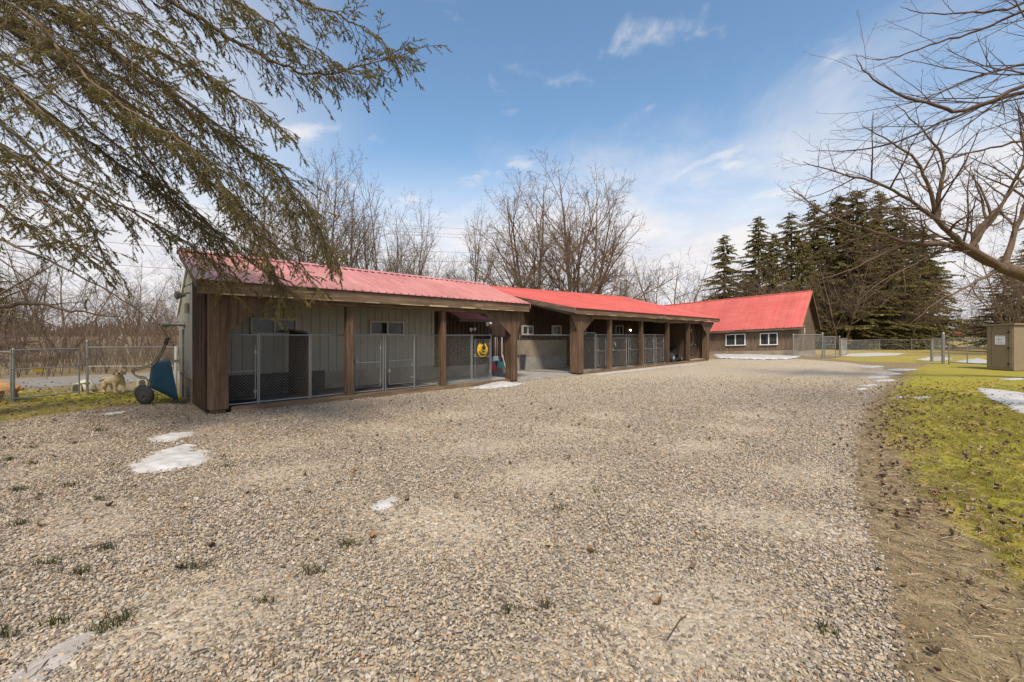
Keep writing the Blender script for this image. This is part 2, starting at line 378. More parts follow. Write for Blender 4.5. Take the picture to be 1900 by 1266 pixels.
TRACKS = [poly_px(t) for t in ([(960, 1300), (1060, 1040), (1180, 860), (1290, 765), (1400, 712), (1520, 684)], [(1380, 1300), (1420, 1040), (1465, 860), (1510, 765), (1560, 712), (1610, 684)], [(360, 1300), (620, 980), (860, 840), (1080, 760), (1280, 700)])]
def track(X, Y):                     # packed wheel tracks across the gravel
    out = np.zeros(X.shape)
    for T in TRACKS:
        d = np.full(X.shape, 1e9)
        for (x0, y0), (x1, y1) in zip(T, T[1:]):
            ex, ey = x1 - x0, y1 - y0; t = np.clip(((X - x0) * ex + (Y - y0) * ey) / (ex * ex + ey * ey), 0, 1); d = np.minimum(d, np.hypot(X - x0 - t * ex, Y - y0 - t * ey))
        out = np.maximum(out, np.exp(-(d / 0.28) ** 2))
    return out
def masks(X, Y):
    g = sdist(GRAVEL, X, Y); w = sstep(-0.55, 0.4, g / np.clip(Y / 7, 0.6, 2.2))
    l = sdist(LAWN, X, Y); gr = sstep(-0.5, 0.5, l / np.clip(Y / 9, 0.6, 2)); gr = np.maximum(gr, sstep(-0.35, 0.3, sdist(LEFT, X, Y)) * 0.9)
    far = sstep(33, 36, Y) * (1 - sstep(46.5, 48, Y)) * sstep(14, 22, X); gr = np.maximum(gr, far * 0.85)
    fld = sstep(53, 60, Y) * sstep(20, 30, X); gr = np.maximum(gr, fld * 0.7)
    dry = sstep(13, 40, Y) * 0.6 + (X < -6) * sstep(11.0, 12.5, Y) * 0.9
    litter = sstep(45.5, 47.5, Y) * (1 - sstep(52, 60, Y)) * sstep(10, 25, X)
    return w, gr * (1 - w), np.clip(dry, 0, 1), litter
def build_ground():
    xs = np.concatenate([[-900, -500, -250, -120, -70, -45, -34], np.arange(-26, 32.01, 0.18), [36, 42, 50, 60, 75, 95, 120, 180, 300, 600, 900]])
    ys = np.concatenate([[-300, -100, -40, -15, -6], np.arange(-2, 40.01, 0.18), np.arange(41, 70, 1.5), np.arange(72, 132, 6), [160, 220, 350, 600, 1200, 2000]])
    X, Y = np.meshgrid(xs, ys); nz = np.random.RandomState(3)
    Z = 0.9 * sstep(50, 120, Y)
    near = (Y < 9) * 0.012 * (np.sin(X * 2.1 + np.sin(Y * 1.7)) * np.cos(Y * 2.6)); Z = Z + near - 0.004
    V = np.stack([X.ravel(), Y.ravel(), Z.ravel()], 1); nx, ny = len(xs), len(ys)
    i = np.arange(nx * ny).reshape(ny, nx); a, b, c, d = i[:-1, :-1].ravel(), i[:-1, 1:].ravel(), i[1:, 1:].ravel(), i[1:, :-1].ravel()
    T = np.concatenate([np.stack([a, b, c], 1), np.stack([a, c, d], 1)])
    m = M_('gravel_yard_and_lawn'); pos = m.N('ShaderNodeNewGeometry').outputs['Position']
    def at(n):
        x = m.N('ShaderNodeAttribute'); x.attribute_name = n; return x.outputs['Fac']
    n1 = m.noise(pos, 0.9, 6, 0.65); n2 = m.noise(pos, 6.0, 6, 0.68); n3 = m.noise(pos, 26, 4, 0.7); n0 = m.noise(pos, 0.25, 4, 0.6)
    vo = m.N('ShaderNodeTexVoronoi'); m.L(pos, vo.inputs['Vector']); vo.inputs['Scale'].default_value = 30
    vb = m.N('ShaderNodeTexVoronoi'); m.L(pos, vb.inputs['Vector']); vb.inputs['Scale'].default_value = 13
    sepc = m.N('ShaderNodeSeparateColor'); m.L(vo.outputs['Color'], sepc.inputs[0])
    st = m.ramp(sepc.outputs[0], [(0.0, (0.157, 0.121, 0.083)), (0.25, (0.376, 0.312, 0.226)), (0.5, (0.491, 0.423, 0.319)), (0.7, (0.397, 0.290, 0.180)), (0.85, (0.586, 0.513, 0.396)), (1, (0.230, 0.190, 0.144))])
    sep2 = m.N('ShaderNodeSeparateColor'); m.L(vb.outputs['Color'], sep2.inputs[0])
    st = m.mix(m.mr(sep2.outputs[1], 0.6, 1.0, 0, 0.5), st, (0.36, 0.30, 0.225))
    st = m.mix(m.mr(n1, 0.42, 0.66, 0, 0.45), st, (0.40, 0.33, 0.245)); st = m.mix(m.mr(n0, 0.45, 0.65, 0, 0.35), st, (0.46, 0.40, 0.33))
    st = m.mix(m.math('MULTIPLY', at('track'), m.mr(n2, 0.3, 0.6, 0.2, 0.8)), st, (0.31, 0.26, 0.19))
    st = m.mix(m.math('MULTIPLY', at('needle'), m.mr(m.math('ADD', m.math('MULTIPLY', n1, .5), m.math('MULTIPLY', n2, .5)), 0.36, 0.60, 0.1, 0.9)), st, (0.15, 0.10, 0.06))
    dirt = m.ramp(n2, [(0.25, (0.10, 0.073, 0.038)), (0.5, (0.215, 0.16, 0.085)), (0.75, (0.36, 0.28, 0.165))])
    dirt = m.mix(m.mr(m.noise(pos, 55, 4, 0.75), 0.52, 0.66, 0, 0.75), dirt, (0.10, 0.066, 0.04)); dirt = m.mix(m.mr(m.noise(pos, 90, 3, 0.7), 0.58, 0.7, 0, 0.7), dirt, (0.46, 0.36, 0.24))
    gr = m.ramp(m.math('ADD', m.math('MULTIPLY', n2, 0.6), m.math('MULTIPLY', n3, 0.4)), [(0.28, (0.085, 0.075, 0.018)), (0.42, (0.20, 0.19, 0.022)), (0.58, (0.30, 0.275, 0.032)), (0.76, (0.43, 0.33, 0.07))])
    gr = m.mix(m.mr(n1, 0.40, 0.62, 0, 0.7), gr, (0.32, 0.23, 0.055))
    gr = m.mix(m.mr(n2, 0.58, 0.68, 0, 0.8), gr, dirt)
    gr = m.mix(m.math('MULTIPLY', at('dry'), m.mr(n2, 0.25, 0.6)), gr, (0.36, 0.255, 0.12))
    lit = m.mix(n3, (0.035, 0.024, 0.018), (0.10, 0.068, 0.045))
    gm = m.mr(m.math('ADD', at('gravel'), m.math('MULTIPLY', m.math('SUBTRACT', n2, 0.5), 1.1)), 0.42, 0.58)
    rm = m.mr(m.math('ADD', at('grass'), m.math('MULTIPLY', m.math('SUBTRACT', m.math('ADD', m.math('MULTIPLY', n1, 0.5), m.math('MULTIPLY', n2, 0.5)), 0.5), 2.6)), 0.36, 0.66)
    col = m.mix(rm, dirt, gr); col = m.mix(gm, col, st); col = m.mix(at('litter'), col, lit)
    h = m.math('ADD', m.math('MULTIPLY', m.math('MULTIPLY', vo.outputs['Distance'], -1.0), gm), m.math('ADD', m.math('MULTIPLY', n2, 0.25), m.math('MULTIPLY', m.noise(pos, 70, 4, 0.7), 0.4))); m.bump(h, 0.8, 0.025)
    m.done(col, 0.95, spec=0.15)
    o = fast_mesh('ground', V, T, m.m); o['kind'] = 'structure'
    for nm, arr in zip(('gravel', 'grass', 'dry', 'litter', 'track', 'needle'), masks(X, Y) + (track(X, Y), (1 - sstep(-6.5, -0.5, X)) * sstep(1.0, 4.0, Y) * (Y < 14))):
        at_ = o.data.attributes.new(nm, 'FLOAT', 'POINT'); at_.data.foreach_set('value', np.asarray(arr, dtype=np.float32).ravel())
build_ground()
def build_road():
    mb = MB(); a, b = -30, 40
    for k in range(14):
        u0, u1 = a + (b - a) * k / 14, a + (b - a) * (k + 1) / 14
        mb.quad(W(u0, 19.3, 0.004), W(u1, 19.3, 0.004), W(u1, 23.5, 0.012), W(u0, 23.5, 0.012))
    obj('road', mb, plain('worn_asphalt_road', (0.20, 0.185, 0.165), 0.9, var=0.15, scale=2, bump=0.1), kind='structure', origin=(0, 0, 0))
build_road()

# ------------------------------------------------------------------ scattering (instances on points, one object per material)
def scatter(name, pts, rots, scl, srcs, idx):
    """one object: its mesh holds the few template shapes and the loose points; its nodes put a template on every point"""
    n = len(pts); V, Fc, gid = [], [], []
    for k, (mb, mat, sm) in enumerate(srcs):
        i = len(V); V += [tuple(v) for v in mb.v]; Fc += [tuple(x + i for x in f) for f in mb.f]; gid += [k] * len(mb.v)
    nt = len(V); me = bpy.data.meshes.new(name); me.from_pydata(np.concatenate([np.array(V), np.asarray(pts)]).tolist(), [], Fc); me.update(); me.materials.append(srcs[0][1])
    if srcs[0][2]: me.polygons.foreach_set('use_smooth', [True] * len(me.polygons))
    for an, ty, ar in (('rot', 'FLOAT_VECTOR', np.concatenate([np.zeros((nt, 3)), rots])), ('scl', 'FLOAT', np.concatenate([np.ones(nt), scl]))):
        a = me.attributes.new(an, ty, 'POINT'); a.data.foreach_set('vector' if ty == 'FLOAT_VECTOR' else 'value', np.asarray(ar, np.float32).ravel())
    a = me.attributes.new('idx', 'INT', 'POINT'); a.data.foreach_set('value', np.concatenate([np.array(gid), idx]).astype(np.int32))
    a = me.attributes.new('spot', 'BOOLEAN', 'POINT'); a.data.foreach_set('value', np.concatenate([np.zeros(nt, bool), np.ones(n, bool)]))
    o = bpy.data.objects.new(name, me); COL.objects.link(o); o['kind'] = 'stuff'
    ng = bpy.data.node_groups.new(name + '_nodes', 'GeometryNodeTree')
    ng.interface.new_socket('Geometry', in_out='INPUT', socket_type='NodeSocketGeometry'); ng.interface.new_socket('Geometry', in_out='OUTPUT', socket_type='NodeSocketGeometry')
    N = ng.nodes.new; L = ng.links.new; gi = N('NodeGroupInput'); go = N('NodeGroupOutput')
    def na(nm, ty):
        x = N('GeometryNodeInputNamedAttribute'); x.data_type = ty; x.inputs['Name'].default_value = nm; return x.outputs['Attribute']
    sp = N('GeometryNodeSeparateGeometry'); sp.domain = 'POINT'; L(gi.outputs[0], sp.inputs['Geometry']); L(na('spot', 'BOOLEAN'), sp.inputs['Selection'])
    si = N('GeometryNodeSplitToInstances'); si.domain = 'POINT'; L(sp.outputs['Inverted'], si.inputs['Geometry']); L(na('idx', 'INT'), si.inputs['Group ID'])
    iop = N('GeometryNodeInstanceOnPoints'); L(sp.outputs['Selection'], iop.inputs['Points']); L(si.outputs['Instances'], iop.inputs['Instance']); iop.inputs['Pick Instance'].default_value = True
    L(na('idx', 'INT'), iop.inputs['Instance Index']); L(na('rot', 'FLOAT_VECTOR'), iop.inputs['Rotation']); L(na('scl', 'FLOAT'), iop.inputs['Scale'])
    L(iop.outputs[0], go.inputs[0])
    md = o.modifiers.new('scatter', 'NODES'); md.node_group = ng
    return o
def src(name, mb, mat, smooth=False): return (mb, mat, smooth)
ICO_V = None
def pebble(seed):
    r = random.Random(seed); t = (1 + 5 ** .5) / 2
    vs = [(-1, t, 0), (1, t, 0), (-1, -t, 0), (1, -t, 0), (0, -1, t), (0, 1, t), (0, -1, -t), (0, 1, -t), (t, 0, -1), (t, 0, 1), (-t, 0, -1), (-t, 0, 1)]
    fs = [(0, 11, 5), (0, 5, 1), (0, 1, 7), (0, 7, 10), (0, 10, 11), (1, 5, 9), (5, 11, 4), (11, 10, 2), (10, 7, 6), (7, 1, 8), (3, 9, 4), (3, 4, 2), (3, 2, 6), (3, 6, 8), (3, 8, 9), (4, 9, 5), (2, 4, 11), (6, 2, 10), (8, 6, 7), (9, 8, 1)]
    V = [Vector(v).normalized() for v in vs]; F2 = []; cache = {}
    def midp(a, b):
        k = (min(a, b), max(a, b))
        if k not in cache: V.append(((V[a] + V[b]) / 2).normalized()); cache[k] = len(V) - 1
        return cache[k]
    for a, b, c in fs:
        x, y, z = midp(a, b), midp(b, c), midp(c, a); F2 += [(a, x, z), (b, y, x), (c, z, y), (x, y, z)]
    mb = MB(); sx, sy, sz = r.uniform(0.75, 1.25), r.uniform(0.45, 0.9), r.uniform(0.28, 0.6)
    cuts = [(Vector((r.gauss(0, 1), r.gauss(0, 1), r.gauss(0, 1))).normalized(), r.uniform(0.62, 0.85)) for _ in range(7)]
    for v in V:
        p = v.copy()
        for n, d in cuts:
            e = p.dot(n) - d
            if e > 0: p -= n * e
        mb.v.append((p.x * sx, p.y * sy, p.z * sz))
    mb.f = F2; return src('pebble_shape', mb, MAT['stone'])
PEB = [pebble(s) for s in range(6)]
nr = np.random.RandomState(11)
def wedge(n, y0, y1, pw=1.0, slack=0.6):
    """points over the view's ground wedge between two depths, evenly spread"""
    t = nr.rand(n); Y = np.sqrt(y0 * y0 + t * (y1 * y1 - y0 * y0)); X = (nr.rand(n) * 2 - 1) * (Y * 1.235 + slack); return X, Y
def build_gravel():
    Xs, Ys, Ss = [], [], []
    for y0, y1, dens, s0, s1 in ((1.0, 3.2, 7200, 0.0042, 0.0145), (3.2, 6.0, 4000, 0.0055, 0.016), (6.0, 10.5, 1500, 0.0075, 0.018), (10.5, 18, 900, 0.009, 0.02)):
        n = int(dens * 1.235 * (y1 * y1 - y0 * y0)); X, Y = wedge(n, y0, y1)
        g, gr, _, _ = masks(X, Y); fin = 0.5 + 0.5 * np.sin(X * 1.3 + 2 * np.sin(Y * 0.8)) * np.sin(Y * 1.1 + X * 0.6)
        keep = nr.rand(n) < np.where(g > 0.5, (0.97 + 0.03 * fin) * (1 - .15 * track(X, Y)), np.maximum(g, 0.20 * (1 - gr)))
        X, Y = X[keep], Y[keep]; Xs.append(X); Ys.append(Y); Ss.append((s0 + (s1 - s0) * nr.rand(len(X)) ** 1.9) * np.where(g[keep] > .4, 1, .55))
    X, Y, S = map(np.concatenate, (Xs, Ys, Ss)); kf = nr.rand(len(X)) > sstep(8.5, 17.5, Y + nr.normal(0, .8, len(Y))); X, Y, S = X[kf], Y[kf], S[kf]; n = len(X)
    u = X * A_ + Y * B_; v = -X * B_ + Y * A_; ok = ~((u > 1.4) & (u < 28.5) & (v > 10.38)); X, Y, S, n = X[ok], Y[ok], S[ok], int(ok.sum())
    Z = S * 0.18 + nr.rand(n) * 0.006
    rot = np.stack([nr.normal(0, 0.55, n), nr.normal(0, 0.55, n), nr.rand(n) * 6.28], 1)
    scatter('gravel', np.stack([X, Y, Z], 1), rot, S, PEB, nr.randint(0, len(PEB), n))
    print('stones', n)
build_gravel()
def blade_tuft(seed, n, h, spread, mat):
    r = random.Random(seed); mb = MB()
    for _ in range(n):
        a = r.uniform(0, 6.28); d = r.uniform(0, spread); bx, by = math.cos(a) * d, math.sin(a) * d; b = r.uniform(0, 6.28); w = r.uniform(0.0014, 0.0026)
        hh = h * r.uniform(0.5, 1.15); le = r.uniform(0.3, 1.1) * hh; c = r.uniform(0, 6.28); dx, dy = math.cos(c) * le, math.sin(c) * le; ox, oy = math.cos(b) * w, math.sin(b) * w
        i = len(mb.v); mb.v += [(bx - ox, by - oy, 0), (bx + ox, by + oy, 0), (bx + dx * 0.4 + ox * .8, by + dy * 0.4 + oy * .8, hh * 0.6), (bx + dx * 0.4 - ox * .8, by + dy * 0.4 - oy * .8, hh * 0.6), (bx + dx, by + dy, hh)]
        mb.f += [(i, i + 1, i + 2, i + 3), (i + 3, i + 2, i + 4)]
    return src('tuft_shape', mb, mat)
def build_grass():
    T = [blade_tuft(s, 22, 0.035, 0.05, MAT['grass']) for s in range(4)]
    Xs, Ys = [], []
    for y0, y1, d in ((1.2, 5, 420), (5, 9, 300), (9, 16, 110)):
        n = int(d * 1.235 * (y1 * y1 - y0 * y0)); X, Y = wedge(n, y0, y1, slack=1.0); g, gr, dry, _ = masks(X, Y)
        pat = np.sin(X * 2.3 + 1.2 * np.sin(Y * 3.1)) * np.sin(Y * 2.0 + X * 0.7) * 0.25
        k = (nr.rand(n) < np.clip(gr * 1.15 - 0.18 + pat * (gr > .05), 0, 1) * (1 - sstep(9, 16, Y))) & (g < 0.3); u = X * A_ + Y * B_; v = -X * B_ + Y * A_; k &= ~((u > 1.4) & (u < 28.5) & (v > 10.0))
        Xs.append(X[k]); Ys.append(Y[k])
    X, Y = np.concatenate(Xs), np.concatenate(Ys); n = len(X)
    rot = np.stack([np.zeros(n), np.zeros(n), nr.rand(n) * 6.28], 1); scatter('grass', np.stack([X, Y, np.zeros(n) - 0.004], 1), rot, 0.6 + 0.6 * nr.rand(n), T, nr.randint(0, 4, n)); print('grass', n)
build_grass()
def build_leaves():
    L_ = []
    for s in range(5):
        r = random.Random(40 + s); mb = MB(); k = 5
        for i in range(k + 1):
            t = i / k; w = 0.5 * math.sin(math.pi * min(max(t * 0.92 + 0.06, 0), 1)) ** 0.7; c = r.uniform(0.5, 1.3)
            z = c * (t - 0.5) ** 2 * 2 + r.uniform(-.05, .05)
            mb.v += [(t - 0.5, -w * 0.75, z + w * r.uniform(0.2, 1.3)), (t - 0.5, 0, z - 0.03), (t - 0.5, w * 0.6, z + w * r.uniform(0.2, 1.3))]
        for i in range(k):
            a = i * 3; mb.f += [(a, a + 1, a + 4, a + 3), (a + 1, a + 2, a + 5, a + 4)]
        L_.append(src('leaf_shape', mb, MAT['leaf'], True))
    X, Y = wedge(110000, 1.3, 17, slack=1.0); g, gr, dry, _ = masks(X, Y)
    l = sdist(LAWN, X, Y); edge = np.exp(-((l + 0.05) / 0.55) ** 2) * (X > 0); clump = np.clip(np.sin(X * 3.1 + np.sin(Y * 2.7) * 1.5) * np.sin(Y * 3.7 - X) * 1.6 + 0.3, 0, 1)
    pr = 0.05 * (1 - g) + 0.55 * edge * (0.2 + 0.8 * clump) * (1 - g) + 0.34 * clump * (l > 0.3) + 0.012 * g
    pr += (X < -5.5) * (Y > 9.5) * 0.10 * (1 - g)
    k = nr.rand(len(X)) < pr * (1 - sstep(7, 16.5, Y)); u = X * A_ + Y * B_; v = -X * B_ + Y * A_; k &= ~((u > 1.4) & (u < 28.5) & (v > 10.3)); X, Y = X[k], Y[k]; n = len(X)
    rot = np.stack([nr.normal(0, 0.45, n), nr.normal(0, 0.45, n), nr.rand(n) * 6.28], 1)
    scatter('fallen_leaves', np.stack([X, Y, np.full(n, 0.018)], 1), rot, 0.018 + 0.055 * nr.rand(n) ** 2, L_, nr.randint(0, 5, n)); print('leaves', n)
    # straw, bark chips and needles lying among the stones
    C_ = []
    for s in range(3):
        r = random.Random(80 + s); mb = MB(); mb.tube([(-0.5, 0, 0), (0, r.uniform(-.06, .06), 0.03), (0.5, 0, 0)], [0.02, 0.035, 0.012], 4); C_.append(src('chip_shape', mb, MAT['straw']))
    X, Y = wedge(80000, 1.2, 10, slack=0.6); g, gr, _, _ = masks(X, Y); l = sdist(LAWN, X, Y); pr = 0.16 * g * (1 + 1.6 * (X < -1)) + 0.85 * (1 - g) * (l < 0.4) + .12 * (l >= .4); k = nr.rand(len(X)) < pr; u = X * A_ + Y * B_; v = -X * B_ + Y * A_; k &= ~((u > 1.4) & (v > 10.3)); X, Y = X[k], Y[k]; n = len(X)
    rot = np.stack([nr.normal(0, 0.12, n), nr.normal(0, 0.12, n), nr.rand(n) * 6.28], 1)
    scatter('twig_litter', np.stack([X, Y, np.full(n, 0.014)], 1), rot, np.where(g[k] > .5, 0.02 + 0.09 * nr.rand(n) ** 3, .025 + .10 * nr.rand(n) ** 1.8), C_, nr.randint(0, 3, n))
build_leaves()
# ------------------------------------------------------------------ buildings
def lerp(a, b, t): return a + (b - a) * t
def roof_sheet_mesh(p00, p10, p01, p11, nrm, ribs=4, rib_h=0.02, rib_w=0.035):
    """one ribbed sheet: p00-p10 along the eave, p01-p11 along the ridge"""
    p00, p10, p01, p11, nrm = map(Vector, (p00, p10, p01, p11, nrm)); mb = MB(); w = (p10 - p00).length; f = rib_w / w; prof = []
    for k in range(ribs):
        c = (k + 0.5) / ribs; prof += [(c - f, 0), (c - f * 0.45, rib_h), (c + f * 0.45, rib_h), (c + f, 0)]
    prof = [(0, 0)] + prof + [(1, 0)]; n = len(prof)
    for t, h in prof: mb.v.append(tuple(lerp(p00, p10, t) + nrm * h)); mb.v.append(tuple(lerp(p01, p11, t) + nrm * h))
    for t in (1, 0): mb.v.append(tuple(lerp(p00, p10, t) - nrm * 0.012)); mb.v.append(tuple(lerp(p01, p11, t) - nrm * 0.012))
    for k in range(n - 1): a = 2 * k; mb.f.append((a, a + 2, a + 3, a + 1))
    b = 2 * n; mb.f += [(b, b + 2, b + 3, b + 1), (2 * n - 2, b, b + 1, 2 * n - 1), (b + 2, 0, 1, b + 3)]
    mb.f.append(tuple(list(range(0, 2 * n, 2))[::-1] + [b + 2, b])); mb.f.append(tuple(list(range(1, 2 * n, 2)) + [b + 1, b + 3]))
    return mb
def upath(mb, pts, r, n=6): mb.tube([W(*p) for p in pts], r, n)
def window_uv(parent, u0, u1, v, z0, z1, mat='white', t=0.045, name='window', facing=-1):
    """slider window in a plane of constant v; frame bars and two panes"""
    fr = MB(); um = (u0 + u1) / 2; d0, d1 = v - 0.05, v + 0.03
    fr.ubox(u0, u1, d0, d1, z1 - t, z1); fr.ubox(u0, u1, d0 - 0.02, d1, z0, z0 + t); fr.ubox(u0, u0 + t, d0, d1, z0 + t, z1 - t); fr.ubox(u1 - t, u1, d0, d1, z0 + t, z1 - t); fr.ubox(um - t / 2, um + t / 2, d0, d1, z0 + t, z1 - t)
    w = obj(name, fr, MAT[mat], parent)
    for a, b, dv in ((u0 + t, um - t / 2, 0.0), (um + t / 2, u1 - t, 0.012)):
        g = MB(); g.ubox(a, b, v - 0.02 + dv, v - 0.01 + dv, z0 + t, z1 - t); obj('pane', g, MAT['glass'], w)
    return w
V0 = 10.3
# ---- near kennel shed
S1 = thing('kennel_shed', W(1.6, V0), 'near open-fronted dog kennel shed with faded pink-red metal roof and grey metal back wall', 'shed')
EZ1, RZ1, RV1 = 2.68, 3.58, 12.42
nrm1 = (Vector((0, 0, RV1 - 9.97)) - VV * (RZ1 - EZ1)).normalized()
roof = MB(); roof.prism([W(1.4, 10.06, 2.60), W(1.4, RV1, RZ1 - 0.07), W(1.4, RV1, RZ1 - 0.16), W(1.4, 10.06, 2.52)], UV * 9.2); roof.prism([W(1.6, RV1 + .002, RZ1 - 0.07), W(1.6, 14.4, 2.13), W(1.6, 14.4, 2.05), W(1.6, RV1 + .002, RZ1 - 0.16)], UV * 6.7)
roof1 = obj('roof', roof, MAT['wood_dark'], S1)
e0, e1, ns = 1.32, 10.70, 11
for k in range(ns):
    a, b = lerp(e0, e1, k / ns), lerp(e0, e1, (k + 1) / ns)
    obj('roof_sheet', roof_sheet_mesh(W(a, 9.95, EZ1), W(b - 0.004, 9.95, EZ1), W(a, RV1, RZ1), W(b - 0.004, RV1, RZ1), nrm1, 4, 0.03), MAT['roof1_rust' if k < 2 else 'roof1'], roof1)
sc_ = MB()
for k in range(ns * 4):
    for q in (.06, .36, .66, .94):
        c = W(lerp(e0, e1, (k + .62) / (ns * 4)), lerp(9.95, RV1, q), lerp(EZ1, RZ1, q)) + nrm1 * .004; i = len(sc_.v); sc_.v += [tuple(c + UV * .012), tuple(c + VV * .012), tuple(c - UV * .012), tuple(c - VV * .012), tuple(c + nrm1 * .012)]; sc_.f += [(i, i + 1, i + 4), (i + 1, i + 2, i + 4), (i + 2, i + 3, i + 4), (i + 3, i, i + 4)]
obj('roof_screws', sc_, MAT['wood_dark'], roof1, kind='stuff')
bk = MB(); bk.prism([W(1.53, RV1, RZ1 - .01), W(1.53, 14.5, 2.2), W(1.53, 14.5, 2.18), W(1.53, RV1, RZ1 - 0.04)], UV * 6.9); obj('rear_roof_slope', bk, MAT['roof1'], roof1)
cap = MB(); cap.prism([W(e0 - .02, RV1 - 0.17, RZ1 - 0.03), W(e0 - .02, RV1, RZ1 + 0.045), W(e0 - .02, RV1 + 0.17, RZ1 - 0.07), W(e0 - .02, RV1, RZ1 + 0.02)], UV * (e1 - e0 + .04)); obj('ridge_cap', cap, MAT['roof1'], roof1)
fb = MB(); fb.ubox(1.36, 10.66, 9.995, 10.045, 2.405, 2.655); obj('fascia_board', fb, MAT['wood_along'], S1)
for k in range(9):
    w_ = MB(); a = 1.8 + k * 0.98 + rng.uniform(-.2, .2); w_.ubox(a, a + rng.uniform(0.35, 0.8), 9.99, 9.9945, 2.407, 2.407 + rng.uniform(0.012, 0.035)); obj('worn_edge', w_, MAT['wood_worn'], S1)
bm_ = MB(); bm_.ubox(1.6, 10.4, V0 - 0.06, V0 + 0.09, 2.30, 2.50); obj('beam', bm_, MAT['wood_along'], S1)
for nm, vv0, zz0, vv1, zz1 in (('rake_board', 9.95, EZ1, RV1, RZ1),):
    for uu in (1.33, 10.645):
        r_ = MB(); r_.prism([W(uu, vv0, zz0 - 0.17), W(uu, vv1, zz1 - 0.17), W(uu, vv1, zz1 - 0.012), W(uu, vv0, zz0 - 0.012)], UV * 0.045); obj(nm, r_, MAT['wood_along_v'], S1)
# corner posts cased in boards, plain posts
def cased_post(parent, u0, u1, v0, v1, z0, z1, left_br=None, right_br=None, cols=2):
    n = cols
    for k in range(n):
        p = MB(); a, b = lerp(u0, u1, k / n), lerp(u0, u1, (k + 1) / n) - 0.006; p.ubox(a, b, v0, v0 + 0.03, z0, z1); obj('casing_board', p, MAT['wood_post'], parent)
    for uu in (u0, u1 - 0.03):
        p = MB(); p.ubox(uu, uu + 0.028, v0 + 0.032, v1, z0 + 0.01, z1); obj('casing_board', p, MAT['wood_post'], parent)
    c = MB(); c.ubox(u0 + 0.05, u1 - 0.05, v0 + 0.05, v1 - 0.02, 0.0, z1 - 0.02); obj('corner_post', c, MAT['wood_post'], parent)
def bracket(parent, us, v, zt, u_in, z_low, u_out, th=0.03):
    """boards of a diagonal bracket between a post (u_in, low end z_low) and the beam (u_out at zt)"""
    for k in range(len(us) - 1):
        a, b = us[k], us[k + 1]; za, zb = (lerp(z_low, zt, (x - u_in) / (u_out - u_in)) for x in (a, b))
        s = 0.004 if b > a else -0.004
        p = MB(); p.prism([W(a, v, za), W(b - s, v, zb), W(b - s, v, zt + 0.005), W(a, v, zt + 0.005)], VV * (th + 0.004 * (k % 2))); obj('bracket_board', p, MAT['wood_post'], parent)
cased_post(S1, 1.57, 1.90, V0 - 0.12, V0 + 0.16, 0.10, 2.42)
bracket(S1, [1.90, 2.05, 2.22, 2.40, 2.66], V0 - 0.10, 2.42, 1.90, 1.66, 2.66)
cased_post(S1, 9.97, 10.27, V0 - 0.12, V0 + 0.18, 0.06, 2.42, cols=3)
bracket(S1, [9.97, 9.75, 9.5, 9.25, 8.92], V0 - 0.10, 2.42, 9.97, 1.60, 8.92)
for dv in (0.0,):   # outward bracket on the right end
    p = MB(); p.prism([W(10.27, V0 - .1, 1.72), W(10.62, V0 - .1, 2.42), W(10.27, V0 - .1, 2.42)], VV * 0.035); obj('bracket_board', p, MAT['wood_post'], S1)
for uu in (4.44, 7.24):
    p = MB(); p.ubox(uu - 0.085, uu + 0.085, V0 - 0.07, V0 + 0.09, 0.0, 2.32); obj('post', p, MAT['wood_post'], S1)
# boarded end wall (left) and the grey metal house behind
va, vb, n = 10.46, 12.06, 9
for k in range(n):
    a, b = lerp(va, vb, k / n), lerp(va, vb, (k + 1) / n); za, zb = (lerp(2.50, 3.36, (x - 10.06) / (RV1 - 10.06)) for x in (a, b))
    p = MB(); p.prism([W(1.55, a, 0.05), W(1.55, b - .006, 0.05), W(1.55, b - .006, zb), W(1.55, a, za)], UV * 0.03); obj('wall_board', p, MAT['wood_dark'], S1)
    p = MB(); p.prism([W(1.52, a - .025, 0.05), W(1.52, a + .025, 0.05), W(1.52, a + .025, za), W(1.52, a - .025, za)], UV * 0.028); obj('batten', p, MAT['wood_dark'], S1)
for k in range(7):
    a, b = lerp(12.06, 14.3, k / 7), lerp(12.06, 14.3, (k + 1) / 7)
    zt = [lerp(3.40, 2.06, max(0, (x - RV1)) / (14.4 - RV1)) for x in (a, b)]
    p = MB(); p.prism([W(1.54, a, 0.56), W(1.54, b, 0.56), W(1.54, b, zt[1]), W(1.54, a, zt[0])], UV * 0.03); p.prism([W(1.53, a, 0.56), W(1.53, a + .03, 0.56), W(1.53, a + .03, zt[0] - .03), W(1.53, a, zt[0])], UV * 0.02); obj('wall_panel', p, MAT['grey_metal'], S1)
p = MB(); p.prism([W(1.50, 12.5, 3.40), W(1.50, 14.5, 2.03), W(1.50, 14.5, 2.17), W(1.50, 12.5, 3.53)], UV * 0.035); obj('white_rake_trim', p, MAT['white'], S1)
VB = 12.1
for k in range(14):
    a, b = lerp(1.6, 8.1, k / 14), lerp(1.6, 8.1, (k + 1) / 14); p = MB(); p.ubox(a, b, VB, VB + 0.03, 0.57, 2.62)
    for q in (0.0, 0.5): x = lerp(a, b, q); p.prism([W(x, VB, 0.57), W(x + .015, VB - .018, 0.57), W(x + .045, VB - .018, 0.57), W(x + .06, VB, 0.57)], ZV * 2.04)
    obj('wall_panel', p, MAT['grey_metal'], S1)
p = MB(); p.ubox(8.1, 8.13, VB - .02, 14.3, 0.57, 3.0); p.ubox(8.06, 8.15, VB - .03, VB - .02, .57, 2.62); obj('wall_panel', p, MAT['grey_metal'], S1)
